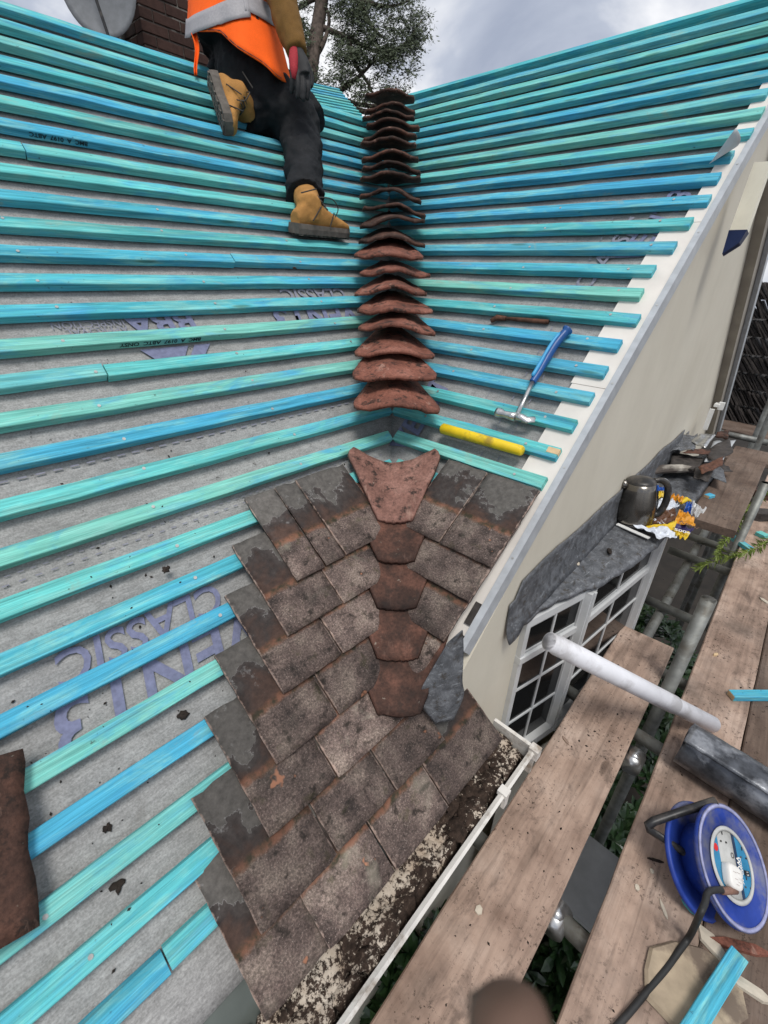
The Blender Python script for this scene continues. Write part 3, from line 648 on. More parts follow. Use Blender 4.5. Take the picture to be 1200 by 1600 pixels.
for x, y0 in ((.455, -.555), (.86, -.66), (1.36, -.66), (2.02, -.62), (2.32, -.60), (-.30, -.60), (3.3, -.60)):
    spart('transom', pipe((x, y0, DZ-.064), (x-.06, -2.0, DZ-.064), .0245))
for y in (-.80, -1.62): spart('ledger', pipe((-2.2, y-.08, DZ-.115), (4.2, y+.13, DZ-.115), .0242))
for x, y in ((.32, -.95), (-.32, -.955)):
    spart('coupler', joinm(tube([(x-.035, y, DZ-.07), (x+.035, y, DZ-.07)], .036, 14), tube([(x, y, DZ-.12), (x, y, DZ-.03)], .020, 10)), 'steel_bright')
spart('standard', pipe((-.06, -.80, -.985), (-.06, -.79, -3.6), .0245)); spart('standard', pipe((2.3, -.93, -.5), (2.3, -.93, -3.6), .0245))
spart('standard', pipe((4.3, -.72, 1.4), (4.3, -.72, -3.6), .0265)); spart('standard', pipe((4.9, -.64, 1.4), (4.9, -.64, -3.6), .0265))
# grey panel and bracket glimpsed below the boards
o = obj('white_panel', *sheet(lambda u, v: Vector((.0+u*.30, -.85-v*.30, -1.55+.02*u)), 3, 3, .02), 'upvc_grey'); tag(o, 'pale grey panel glimpsed in the gap below the scaffold boards', 'panel')
o = obj('white_panel', *sheet(lambda u, v: Vector((-.34+u*.16, -.90+v*.22, -1.20)), 3, 3, .02), 'upvc_grey'); tag(o, 'small pale panel just below the gutter end', 'panel')
o = obj('wooden_post', *xf(T(-.42, -.72, -3.6), box(-.03, .03, -.03, .03, 0, 2.3)), 'raw_wood'); tag(o, 'short yellow-brown timber post under the gutter', 'post')

# ---- white cardboard core and dark roll
pa, pb = Vector((.36, -.640, -.895)), onZ(1085, 1120, DZ+.05)
pa = onplane(858, 1002, Vector((0, 1, 0)), -.640) ; pb = onZ(1100, 1125, DZ+.055)
dd = (pb-pa).normalized()
wt = empty('cardboard_tube', pa); tag(wt, 'long white cardboard core tube lying across two scaffold boards', 'tube')
o = obj('tube_wall', *pipe(pa, pb+dd*.05, .030, .003, 28), 'white_core', wt, None, True); o.matrix_parent_inverse = T(*pa).inverted()
o = obj('wound_end', *tube([pa+dd*.03, pa+dd*.032, pa+dd*.62, pa+dd*.622], [.0302, .033, .033, .0302], 28, False), 'white_core', wt, None, True); o.matrix_parent_inverse = T(*pa).inverted()
ra = onZ(1068, 1160, DZ+.085); rb = onZ(1230, 1262, DZ+.085); rb = ra + (rb-ra).normalized()*.62; rd = (rb-ra).normalized()
mr = frame(ra, rd, (0, 0, 1))
def fnRoll(u, v):
    a = -2.0 + v*(2*math.pi+2.4); r = .066 + .0045*v*2 + .002*nz((u*8, v*6, 0), 2); x = u*.62
    fl = max(0, v-.86)/.14
    return Vector((x + .006*nz((v*6, 0, 0), 1), -r*math.sin(a)*(1+.25*fl) - .03*fl, r*math.cos(a) - .002*fl))
ro = tag(obj('lead_roll', *sheet(fnRoll, 40, 60, .003), 'roll_dark', None, mr, True), 'dark grey crinkled roll of lead sheet on the scaffold boards', 'roll')
o = obj('white_liner', *tube([(.09, -.045, .066), (.62, -.058, .055)], [.006, .008], 8), 'upvc_white', ro)

# ---- cable reel
RC = onZ(1140, 1350, DZ+.12); rn = (RT*.46 + UP*.42 - FW*.78).normalized(); rw = RT.cross(rn).normalized(); fr = frame(RC, RT - rn*RT.dot(rn), rn)
reel = empty('cable_reel', (RC.x, RC.y, DZ)); tag(reel, 'blue plastic extension cable reel with silver and blue socket face', 'cable reel')
def rp(name, vf, mat, par=None, sm=True):
    par = par or reel; o = obj(name, vf[0], vf[1], mat, par, None, sm); o.matrix_parent_inverse = Matrix.Translation(reel.location).inverted() if par is reel else Matrix(); 
    o.matrix_basis = fr; return o
def ringdisc(ro_, ri, z0, z1, segs=64, lip=.004):
    prof = [(ri, z0), (ro_-.004, z0), (ro_, z0+.003), (ro_, z1), (ro_-.006, z1+lip), (ro_-.012, z1), (ri, z1-.006)]
    V, F = [], []; n = len(prof)
    for i in range(segs):
        a = 2*math.pi*i/segs
        for r_, z_ in prof: V.append(Vector((r_*math.cos(a), r_*math.sin(a), z_)))
    for i in range(segs):
        for k_ in range(n): F.append((i*n+k_, i*n+(k_+1) % n, ((i+1) % segs)*n+(k_+1) % n, ((i+1) % segs)*n+k_))
    return V, F
RR = .138
rp('front_flange', ringdisc(RR, .08, -.004, .010), 'reel_blue'); rp('flange_edge', ringdisc(RR+.0008, RR-.0035, .0095, .0125, lip=.002), 'reel_blue_edge')
rp('rear_flange', ringdisc(RR, .02, -.085, -.074), 'reel_blue'); rp('drum', tube([(0, 0, -.08), (0, 0, -.004)], .085, 40), 'reel_blue')
face = rp('socket_face', tube([(0, 0, -.002), (0, 0, .006)], .082, 48), 'label_silver')
rp('face_ring', ringdisc(.0855, .080, .004, .008, lip=.003), 'label_silver')
def seg(x0, x1, z, r_=.0795, n=14):      # slice of the round face between two x values (label local axes)
    P = []
    for i in range(n+1): x = x0+(x1-x0)*i/n; P.append((x, math.sqrt(max(0, r_*r_-x*x)), z))
    for i in range(n+1): x = x1+(x0-x1)*i/n; P.append((x, -math.sqrt(max(0, r_*r_-x*x)), z))
    return P, [tuple(range(len(P)-1, -1, -1))]
LR = Matrix.Rotation(R(-12), 4, 'Z')
def lp(name, vf, mat): 
    o = obj(name, vf[0], vf[1], mat, face); o.matrix_local = LR; return o
lp('label_panel', seg(.030, .0795, .0066), 'label_blue'); lp('label_panel', seg(.018, .0298, .0066), 'label_navy'); lp('label_panel', seg(-.0795, -.045, .0066), 'label_blue')
text('lettering', 'WORK', .019, 'plug_white', face, LR @ T(.0225, .022, .0072) @ Matrix.Rotation(R(-90), 4, 'Z'), .0006, .15); text('lettering', 'POWER', .011, 'plug_white', face, LR @ T(.034, .02, .0072) @ Matrix.Rotation(R(-90), 4, 'Z'), .0002)
VF = []
for (cx, cy) in ((-.02, .055), (.055, .03), (.05, -.035)):
    for dx, dy, w_, h_ in ((0, .012, .004, .008), (-.011, -.008, .007, .004), (.011, -.008, .007, .004)): VF.append(box(cx+dx-w_/2, cx+dx+w_/2, cy+dy-h_/2, cy+dy+h_/2, .0068, .0072))
for vf_ in VF: lp('socket_slot', vf_, 'black_plastic')
lp('switch', joinm(box(.045, .062, -.018, -.006, .0068, .011)), 'black_plastic'); lp('red_mark', tube([(-.058, .03, .0066), (-.058, .03, .0075)], .009, 16), 'red_mark')
text('lettering', '13', .012, 'plug_white', face, LR @ T(.048, -.006, .0115) @ Matrix.Rotation(R(-90), 4, 'Z')); text('lettering', 'O', .018, 'black_plastic', face, LR @ T(.002, .028, .0072) @ Matrix.Rotation(R(-90), 4, 'Z'))
# stand and handle of the reel
def cp(*pts): return [onZ(px, py, z) for px, py, z in pts]
hd = cp((1118, 1252, DZ+.20), (1060, 1270, DZ+.17), (1022, 1283, DZ+.15), (1012, 1290, DZ+.14), (1014, 1296, DZ+.13), (1048, 1318, DZ+.12), (1080, 1340, DZ+.10))
o = obj('handle', *tube(hd, [.012, .011, .0115, .0115, .0105, .010, .010], 12), 'black_plastic', reel, None, True); o.matrix_parent_inverse = Matrix.Translation(reel.location).inverted()
o = obj('handle_bracket', *tube(cp((1096, 1262, DZ+.18), (1100, 1285, DZ+.16)), .010, 10), 'black_plastic', reel, None, True); o.matrix_parent_inverse = Matrix.Translation(reel.location).inverted()
# plug and flex in the reel's socket
pm = fr @ T(-.032, -.022, .0072) @ Matrix.Rotation(R(-22), 4, 'Z')
def fnP(u, v):
    a = u*2*math.pi; q = [(0, .0), (.98, .0), (1, .2), (1, .75), (.88, 1), (.5, 1.04), (0, 1.05)]; k_ = v*6; i0 = min(int(k_), 5); f_ = k_-i0
    r_ = q[i0][0]*(1-f_)+q[i0+1][0]*f_; h_ = q[i0][1]*(1-f_)+q[i0+1][1]*f_
    sx = .026*(abs(math.cos(a))**.55)*(1 if math.cos(a) > 0 else -1); sy = .028*(abs(math.sin(a))**.55)*(1 if math.sin(a) > 0 else -1)
    return Vector((sx*r_*(1+.12*math.sin(a)), sy*r_, h_*.021))
pl = empty('plug'); pl.matrix_world = pm; tag(pl, 'white three pin plug pushed into the blue cable reel', 'plug')
V, F = sheet(fnP, 36, 12, .001); obj('plug_body', V, F, 'plug_white', pl, None, True)
VF = []
for i, (x, y) in enumerate(((-.008, .010), (.006, .012), (-.004, -.004), (.008, -.008), (0, -.015))): VF.append(box(x-.006, x+.006, y-.0006, y+.0006, .0222, .0227))
obj('plug_marking', *joinm(*VF), 'plug_mark', pl)
p0 = pm @ Vector((.006, -.027, .010)); c1 = onZ(1100, 1405, DZ+.10); pts = [p0] + [onplane(px, py, rn, RC.dot(rn)+h_) for px, py, h_ in ((1110, 1392, .022), (1101, 1412, .026), (1093, 1430, .020))] + [ onZ(1078, 1462, DZ+.03), onZ(1060, 1487, DZ+.012), onZ(1040, 1515, DZ+.009), onZ(1010, 1550, DZ+.009), onZ(985, 1580, DZ+.009), onZ(950, 1620, DZ+.009), onZ(900, 1690, DZ+.009)]
def smooth(pts, n=6):
    out = []
    for i in range(len(pts)-1):
        a, b, c_, d = pts[max(i-1, 0)], pts[i], pts[i+1], pts[min(i+2, len(pts)-1)]
        for k_ in range(n):
            t = k_/n; out.append(.5*((2*b) + (c_-a)*t + (2*a-5*b+4*c_-d)*t*t + (3*b-a-3*c_+d)*t**3))
    return out+[pts[-1]]
cb = obj('power_cable', *tube(smooth(pts), .0075, 12), 'dark_rubber', None, None, True); tag(cb, 'thick black power cable running from the plug across the boards', 'cable')
obj('strain_relief', *tube([p0, p0+(pts[1]-p0)*.55], [.0085, .0088], 12), 'copper_end', cb, None, True)

# ---- offcuts and litter on the boards
def offcut(px0, py0, px1, py1, z, label, wd=.038, th=.025, name='batten_offcut', mat='batten_stain', endmat='raw_wood', cat='offcut', tilt=0):
    a, b_2 = onZ(px0, py0, z), onZ(px1, py1, z+tilt); l = (b_2-a).length
    V, F = bevbox(l, wd, th, .0016, nx=4, jit=.0005); o = obj(name, V, F, mat, None, frame(a, b_2-a, (0, 0, 1)))
    obj('sawn_end', *box(-.0012, 0, -wd/2+.002, wd/2-.002, .002, th-.002), endmat, o); return tag(o, label, cat)
offcut(1140, 1090, 1300, 1090, DZ+.001, 'turquoise batten offcut beside the dark roll at the right edge', tilt=.0)
offcut(1150, 1497, 1060, 1640, DZ+.012, 'turquoise batten offcut lying on the stone flake, lower right corner', tilt=.01)
offcut(1137, 838, 1172, 862, DZ+.001, 'small turquoise batten offcut beside the green sprig', .04, .025)
offcut(1183, 835, 1197, 842, DZ+.001, 'tiny turquoise offcut at the right edge above the green sprig', .05, .025)
offcut(1103, 778, 1112, 776, -.40, 'tiny turquoise offcut on the plank beside the sweet wrapper', .03, .015)
def flake(px, py, z, sx, sy, th, mat, rz, label, cat, name, seed, tilt=(0, 0), group=None, n=9):
    pts = []
    for i in range(n):
        a = 2*math.pi*i/n; r_ = 1 + .3*nz((math.cos(a)*2, math.sin(a)*2, seed), 1.3); pts.append((sx*r_*math.cos(a), sy*r_*math.sin(a)))
    V = [(x, y, .5*th*nz((x*30, y*30, seed), 1)) for x, y in pts] + [(x*.94, y*.94, th + .5*th*nz((x*20, y*20, seed+2), 1)) for x, y in pts] + [(0, 0, th*1.1)]
    F = [tuple(range(n-1, -1, -1))] + [(i, (i+1) % n, n+(i+1) % n, n+i) for i in range(n)] + [(n+i, n+(i+1) % n, 2*n) for i in range(n)]
    p = onZ(px, py, z); o = obj(name, V, F, mat, None, T(*p) @ Matrix.Rotation(R(rz), 4, 'Z') @ Matrix.Rotation(R(tilt[0]), 4, 'X') @ Matrix.Rotation(R(tilt[1]), 4, 'Y'))
    return tag(o, label, cat, group)
flake(1090, 1545, DZ, .125, .085, .007, 'stone_flake', -50, 'large flat sandy stone flake under the turquoise offcut', 'stone', 'stone_flake', 3, (2, 3), n=11)
flake(1112, 1475, DZ, .040, .022, .008, 'pale_chip', 60, 'white triangular tile shard just below the cable reel', 'shard', 'tile_shard', 5, (8, 4), n=5)
flake(1170, 1545, DZ, .055, .016, .008, 'pale_chip', 100, 'long pale tile shard beside the turquoise offcut, lower right', 'shard', 'tile_shard', 9, (3, 0), n=6)
flake(1155, 1480, DZ, .075, .014, .010, 'clay_red', 120, 'narrow red clay sliver beside the white shard', 'shard', 'clay_sliver', 12, (3, 0), n=6)
chips = [(1037, 1423, .024, .005, 40, 'pale_chip', 'slim pale wood chip left of the cable reel'), (1075, 1418, .018, .006, 70, 'batten_stain', 'turquoise wood chip beside the reel flange'), (1018, 1362, .008, .006, 10, 'pale_chip', 'pale square chip beside the dark twig'),
         (995, 1387, .009, .006, 30, 'pale_chip', 'pale flat chip near the board gap'), (748, 1422, .012, .010, 20, 'pale_chip', 'pale grey square chip on the board nearest the gutter'), (1118, 1023, .016, .008, -20, 'raw_wood', 'yellow wood chip on the long board'),
         (884, 1158, .020, .006, 60, 'board_wood', 'brown wood splinter on the short board'), (1075, 1480, .012, .004, 90, 'pale_chip', 'thin pale splinter beside the black cable'), (1195, 940, .03, .012, 60, 'pale_chip', 'pale chip at the right edge beside the boards'), (1025, 1345, .022, .004, -60, 'dirt_lump', 'dark curled leaf left of the cable reel')]
for i, (px, py, sx, sy, rz, mt, lb) in enumerate(chips): flake(px, py, DZ, sx, sy, .005, mt, rz, lb, 'chip', 'wood_chip', 20+i, (0, 0), 'chips scattered on the scaffold boards', 6)
# crumbs on the boards and dirt on the underlay: too small to count
rng = random.Random(3); VF = []
for i in range(520):
    x = rng.uniform(-1.0, 1.6); y = rng.choice([rng.uniform(-.93, -.72), rng.uniform(-1.46, -1.05)]) + .036*x; r_ = rng.choice([.001, .001, .0015, .002, .003])*rng.uniform(.6, 1.4)
    a = rng.uniform(0, 6.28); VF.append(xf(T(x, y, DZ) @ Matrix.Rotation(a, 4, 'Z'), ([(-r_*1.6, 0, 0), (0, -r_, 0), (r_*1.6, 0, 0), (0, r_, 0), (0, 0, r_*.9)], [(0, 1, 4), (1, 2, 4), (2, 3, 4), (3, 0, 4)])))
tag(obj('crumbs', *joinm(*VF), 'dirt_lump'), 'dark crumbs of dirt scattered over the scaffold boards', 'dirt', kind='stuff')
VF = []
for i in range(260):
    if rng.random() < .75: x = rng.gauss(-1.0, .35); b = rng.gauss(-.25, .3)
    else: x = rng.uniform(-2, 0); b = rng.uniform(-.3, .9)
    if b < -.8: continue
    kk = (b+.019) % .1; onb = kk < .02 or kk > .08
    r_ = rng.choice([.001, .001, .0015, .0022, .003])*rng.uniform(.6, 1.3)
    VF.append(xf(ML @ T(x, b, -.001 if onb else -.030) @ Matrix.Rotation(rng.uniform(0, 6.28), 4, 'Z'), ([(-r_*1.8, 0, 0), (0, -r_, 0), (r_*1.6, 0, 0), (0, r_, 0), (0, 0, r_*1.1)], [(0, 1, 4), (1, 2, 4), (2, 3, 4), (3, 0, 4)])))
tag(obj('dirt_crumbs', *joinm(*VF), 'dirt_lump'), 'dark crumbs of dirt scattered over the left underlay and battens', 'dirt', kind='stuff')
for (px, py, r_, lb) in ((185, 1385, .010, 'round dark moss clump on the underlay, lower left'), (287, 1117, .010, 'dark moss clump at the end of a batten beside the tiles'), (258, 894, .008, 'dark moss clump resting on a green batten'), (168, 1295, .007, 'small dark moss clump between the lower left battens'), (458, 425, .007, 'dark moss crumb on a blue batten above the tiles')):
    q = onL(px, py, -.02); hh = -.003 if py in (894, 425) else -.030
    tag(obj('moss_clump', *xf(ML @ T(q.x, q.y, hh), sheet(lambda u, v: Vector((r_*v*math.cos(u*6.2832)*(1+.9*nz((math.cos(u*6.28), math.sin(u*6.28), px), 1.9)), r_*v*math.sin(u*6.2832)*(1+.9*nz((math.cos(u*6.28), math.sin(u*6.28), px+9), 1.9)), r_*.5*(1-v*v)*(1+.8*nz((math.cos(u*6.28)*v*3, math.sin(u*6.28)*v*3, px), 1.2)))), 16, 5, .001)), 'dirt_lump', None, None, True), lb, 'moss', 'moss clumps on the left roof')

# ================================================================== TOOLS ON THE RIGHT ROOF
def rpt(px, py, h): q = onR(px, py, h); return MR @ Vector((q.x, q.y, h))
hm = empty('claw_hammer', rpt(805, 655, .0)); tag(hm, 'claw hammer with blue handle lying across the right battens', 'hammer')
def hp(name, vf, mat): 
    o = obj(name, vf[0], vf[1], mat, hm, None, True); o.matrix_parent_inverse = Matrix.Translation(hm.location).inverted(); return o
HN = Vector((-s, 0, c))
n0, n1_, n2 = rpt(806, 652, .018), rpt(832, 597, .018), rpt(885, 514, .022)
hp('shaft', tube([n0, n0.lerp(n1_, .5), n1_+(n1_-n0)*.1], [(.008, .009), (.0065, .008), (.007, .008)], 12), 'steel_bright')
dirh = (n2-n1_).normalized(); side = dirh.cross(HN)
gp = [n1_ + (n2-n1_)*t + side*o_ for t, o_ in ((0, 0), (.06, 0), (.2, 0), (.45, -.003), (.7, -.004), (.88, .001), (.97, .005), (1, .006))]
hp('grip', tube(smooth(gp, 3), [(.011, .010)]*4 + [(.0115, .011)]*5 + [(.0135, .0125)]*5 + [(.0135, .0125)]*4 + [(.0175, .015)]*3 + [(.012, .010)], 16), 'hammer_blue')
gp2 = [p + HN*.0105 - side*.006 for p in gp[1:6]]; hp('grip_inlay', tube(smooth(gp2, 3), [(.004, .003)] + [(.0065, .0055)]*11 + [(.003, .002)], 10), 'hammer_blue_light')
h0, h1 = rpt(776, 644, .02), rpt(836, 655, .012)
hp('head', joinm(tube([h0, h0.lerp(n0, .12), h0.lerp(n0, .25), h0.lerp(n0, .4), h0.lerp(n0, .7), n0], [.0145, .0155, .0145, .0105, .0125, .0145], 16), tube([n0, n0.lerp(h1, .3)+HN*.002-side*.0, n0.lerp(h1, .65)-dirh*.006, h1], [(.0125, .0125), (.0115, .010), (.012, .005), (.010, .002)], 12)), 'steel_bright')
hp('claw', tube([n0.lerp(h1, .4)-dirh*.010, n0.lerp(h1, .7)-dirh*.012, h1+dirh*.004], [(.006, .006), (.006, .004), (.003, .0015)], 10), 'steel_bright')
y0_, y1_ = rpt(690, 669, .013), rpt(817, 705, .013)
tag(obj('yellow_handle', *tube([y0_, y0_.lerp(y1_, .02), y0_.lerp(y1_, .5), y0_.lerp(y1_, .98), y1_], [.012, .0175, .0165, .0155, .012], 18), 'brush_yellow', None, None, True), 'worn yellow tool handle lying along the lowest right batten', 'tool handle')
r0_, r1_ = rpt(770, 496, -.018), rpt(857, 503, -.018); ra_ = empty('rusty_hammer', r0_); tag(ra_, 'old rusty hammer wedged between two right battens', 'hammer')
o = obj('handle', *tube([r0_.lerp(r1_, .2), r0_.lerp(r1_, .6), r1_], [.006, .0075, .008], 10), 'rust', ra_, None, True); o.matrix_parent_inverse = Matrix.Translation(r0_).inverted()
o = obj('head', *tube([r0_-Vector((.012, 0, .012)), r0_.lerp(r1_, .08), r0_.lerp(r1_, .25)], [.007, .011, .008], 10), 'rust', ra_, None, True); o.matrix_parent_inverse = Matrix.Translation(r0_).inverted()
# curl of white paper on a batten end
q = onR(1112, 250, .0)
def fnC(u, v):
    a = u*2.3; r_ = .045*v+.002; return Vector((r_*math.sin(a)*1.2, .07*v*(1-.4*u), .045*v*(1-math.cos(a))*1.1 + .002))
tag(obj('paper_curl', *sheet(fnC, 14, 8, .0006), 'paper', None, MR @ T(q.x, q.y-.02, .001) @ Matrix.Rotation(R(-20), 4, 'Z'), True), 'curled scrap of white paper on a right batten end', 'paper')

# ================================================================== ON AND BESIDE THE BAY ROOF
K = onZ(990, 815, ZB+.004); K = Vector((K.x, max(K.y, -.66), ZB+.002))
kt = empty('kettle', K); tag(kt, 'brushed steel electric kettle with black lid on the lead roof', 'kettle')
def lathe(prof, segs=32):
    V = []; F = []; n = len(prof)
    for i in range(segs):
        a = 2*math.pi*i/segs
        for r_, z_ in prof: V.append(Vector((r_*math.cos(a), r_*math.sin(a), z_)))
    for i in range(segs):
        for k_ in range(n-1): F.append((i*n+k_, ((i+1) % segs)*n+k_, ((i+1) % segs)*n+k_+1, i*n+k_+1))
    return V, F
km = Matrix.Rotation(R(-6), 4, 'X')
obj('kettle_body', *lathe([(0, .012), (.074, .012), (.077, .02), (.072, .09), (.062, .16), (.058, .185), (.050, .186)]), 'kettle_steel', kt, km, True)
obj('kettle_base', *lathe([(0, 0), (.074, 0), (.076, .004), (.074, .012), (0, .013)]), 'black_plastic', kt, km, True)
obj('lid', *lathe([(.058, .184), (.057, .192), (.048, .200), (.02, .206), (0, .207)]), 'black_plastic', kt, km, True)
kd = (RT*.95 - FW*.1); kd.z = 0; kd.normalize()
obj('handle', *tube(smooth([Vector((kd.x*.05, kd.y*.05, .19)), Vector((kd.x*.085, kd.y*.085, .19)), Vector((kd.x*.112, kd.y*.112, .16)), Vector((kd.x*.115, kd.y*.115, .09)), Vector((kd.x*.095, kd.y*.095, .04)), Vector((kd.x*.07, kd.y*.07, .035))], 5), [(.011, .014)]*26, 12), 'black_plastic', kt, km, True)
obj('handle_trim', *tube(smooth([Vector((kd.x*.07, kd.y*.07, .200)), Vector((kd.x*.098, kd.y*.098, .193)), Vector((kd.x*.121, kd.y*.121, .16)), Vector((kd.x*.126, kd.y*.126, .10))], 5), [(.004, .006)]*16, 8), 'steel_bright', kt, km, True)
obj('spout', *tube([Vector((-kd.x*.05, -kd.y*.05, .165)), Vector((-kd.x*.078, -kd.y*.078, .188))], [(.018, .02), (.010, .016)], 10), 'kettle_steel', kt, km, True)
# sweet wrapper and bits
def foil(pts, z, mat, name, parent, seed, amp=.012, n=10):
    """crumpled sheet over a quadrilateral given by four image-plane corners on the height z"""
    P = [onZ(px, py, z) for px, py in pts]
    def f(u, v):
        a = P[0].lerp(P[1], u); b = P[3].lerp(P[2], u); q = a.lerp(b, v)
        q = q + Vector((0, 0, .012 + amp*1.6*nz((u*3, v*3, seed), 1.2) + amp*.8*nz((u*8, v*8, seed), 1.1))); q.z = max(q.z, z+.003); return q
    return obj(name, *sheet(f, n, n, .0006), mat, parent)
wr = empty('sweet_wrapper', onZ(1040, 830, ZB)); tag(wr, 'crumpled orange, yellow and brown chocolate wrapper beside the kettle', 'wrapper')
WI = Matrix.Translation(wr.location).inverted()
zw = ZB+.004
for i, (pts, mt) in enumerate((([(1015, 806), (1053, 798), (1058, 818), (1012, 826)], 'wrap_brown'), ([(1008, 826), (1056, 818), (1052, 832), (1018, 833)], 'wrap_yellow'), ([(1060, 800), (1083, 815), (1084, 828), (1052, 820)], 'wrap_orange'), ([(1052, 821), (1084, 828), (1076, 838), (1050, 834)], 'wrap_purple'), ([(1050, 834), (1077, 838), (1070, 845), (1056, 844)], 'wrap_yellow'), ([(988, 823), (1052, 832), (1056, 845), (1030, 844)], 'wrap_white'), ([(1000, 818), (1016, 812), (1014, 828), (996, 824)], 'wrap_purple'))):
    o = foil(pts, zw+.006*(i % 3), mt, 'foil_panel', wr, i); o.matrix_parent_inverse = WI
def ztext(body, px0, py0, px1, py1, z, size, mat, par, inv):
    a, b_2 = onZ(px0, py0, z), onZ(px1, py1, z); d_2 = (b_2-a); o = text('lettering', body, size, mat, par, frame(a, d_2, (0, 0, 1)), .0006); o.matrix_parent_inverse = inv; return o
ztext('Kinni', 1060, 815, 1082, 824, zw+.034, .036, 'wrap_brown', wr, WI); ztext('500g', 1053, 828, 1076, 834, zw+.034, .030, 'plug_white', wr, WI); ztext('O', 1019, 814, 1030, 812, zw+.034, .04, 'wrap_white', wr, WI); ztext('2 1', 1030, 818, 1050, 818, zw+.034, .022, 'wrap_white', wr, WI)
bg_ = empty('plastic_bag', onZ(1040, 790, ZB)); tag(bg_, 'clear and white plastic bag with yellow twist behind the wrapper', 'bag'); BI = Matrix.Translation(bg_.location).inverted()
for i, (pts, mt) in enumerate((([(1028, 785), (1055, 788), (1058, 800), (1026, 800)], 'wrap_white'), ([(1020, 762), (1040, 768), (1036, 775), (1022, 770)], 'wrap_blue'), ([(1070, 788), (1080, 792), (1078, 806), (1068, 802)], 'wrap_blue'), ([(1044, 776), (1066, 780), (1064, 792), (1048, 786)], 'wrap_orange'), ([(1026, 770), (1046, 776), (1046, 786), (1030, 784)], 'wrap_yellow'), ([(1080, 788), (1102, 800), (1088, 812), (1078, 804)], 'clear_plastic'))):
    o = foil(pts, zw+.005*(i % 2), mt, 'film_fold', bg_, 30+i, .018); o.matrix_parent_inverse = BI
o = obj('twist_tie', *tube([onZ(1064, 786, zw+.02), onZ(1072, 780, zw+.03), onZ(1079, 783, zw+.02)], [.008, .012, .006], 8), 'wrap_yellow', bg_); o.matrix_parent_inverse = BI
offcut(964, 820, 1014, 842, ZB+.002, 'flat white plastic strip lying in front of the kettle', .02, .006, 'plastic_strip', 'upvc_white', 'upvc_white', 'strip')
# dead leaf and crumbs on the lead
flake(952, 862, ZB+.002, .022, .008, .006, 'dirt_lump', 30, 'dark dead leaf lying on the lead roof', 'leaf', 'dead_leaf', 61, n=7)
flake(902, 881, ZB+.002, .012, .008, .004, 'pale_chip', 30, 'pale chip lying on the lead roof', 'chip', 'wood_chip', 62, n=6)
flake(955, 808, ZB+.004, .03, .015, .012, 'lead_sheet', 30, 'crumpled lead scrap at the foot of the kettle', 'lead scrap', 'lead_scrap', 63, n=8)
# lead scraps piled at the far end of the bay roof
def plate(pts, z, mat, name, label, cat, seed, th=.003, amp=.01, zs=(0, 0, 0, 0)):
    P = [onZ(px, py, z+dz) for (px, py), dz in zip(pts, zs)]
    def f(u, v):
        q = P[0].lerp(P[1], u).lerp(P[3].lerp(P[2], u), v); return q + Vector((0, 0, amp*nz((u*3, v*3, seed), 1)))
    return tag(obj(name, *sheet(f, 10, 8, th), mat, None, None, True), label, cat, 'lead scraps at the far end of the bay roof' if cat == 'lead scrap' else None)
plate([(1022, 741), (1050, 712), (1130, 725), (1145, 737)], ZB+.02, 'slate_dark', 'lead_scrap', 'flat dark sheet at the bottom of the lead scrap pile', 'lead scrap', 3)
plate([(1030, 715), (1100, 712), (1130, 735), (1135, 755)], ZB+.03, 'lead_sheet', 'lead_scrap', 'bent dark lead strip lying along the front of the pile', 'lead scrap', 4)
plate([(1100, 722), (1115, 690), (1150, 688), (1128, 722)], ZB+.07, 'trim_grey', 'lead_scrap', 'pale grey metal sheet on top of the scrap pile', 'lead scrap', 5)
plate([(1030, 705), (1050, 683), (1090, 678), (1085, 705)], ZB+.10, 'lead_sheet', 'lead_scrap', 'crumpled lead fold on the scrap pile against the wall', 'lead scrap', 6, amp=.035)
plate([(1078, 690), (1095, 678), (1118, 680), (1102, 700)], ZB+.11, 'steel_bright', 'lead_scrap', 'shiny bent metal piece on top of the scrap pile', 'lead scrap', 7, amp=.012)
plate([(1065, 708), (1075, 704), (1112, 702), (1108, 710)], ZB+.10, 'clay_dark', 'lead_scrap', 'brown rusty strip across the scrap pile', 'lead scrap', 8)
plate([(1117, 683), (1122, 676), (1138, 675), (1137, 687)], ZB+.09, 'clay_dark', 'tile_fragment', 'small red brown tile fragment on the pale metal sheet', 'tile', 9, th=.012)
rs = random.Random(5)
for i, (px, py, nm) in enumerate(((1045, 700, 'dark curled lead offcut low against the wall'), (1072, 722, 'small black slate piece in the middle of the pile'), (1098, 742, 'thin dark strip at the front edge of the pile'), (1125, 705, 'grey slate corner beside the pale metal sheet'), (1060, 672, 'folded lead tongue at the wall end of the pile'), (1112, 728, 'small rusty scrap under the pale metal sheet'))):
    w_, h_ = rs.uniform(14, 26), rs.uniform(6, 12); a_ = rs.uniform(-.6, .3); ca, sa = math.cos(a_), math.sin(a_)
    plate([(px+x*ca-y*sa, py+x*sa+y*ca) for x, y in ((-w_, -h_), (w_, -h_), (w_*.8, h_), (-w_*.9, h_))], ZB+.05+.012*i, ('lead_sheet', 'slate_dark', 'slate_dark', 'slate_dark', 'lead_sheet', 'rust')[i], 'lead_scrap', nm, 'lead scrap', 40+i, amp=.012)
o = obj('stone_lump', *tube([onZ(1020, 738, ZB+.05), onZ(1035, 733, ZB+.06), onZ(1065, 732, ZB+.06), onZ(1086, 733, ZB+.055)], [.012, .024, .022, .012], 10), 'mortar_dark'); tag(o, 'long grey mortar lump on the front of the scrap pile', 'mortar')
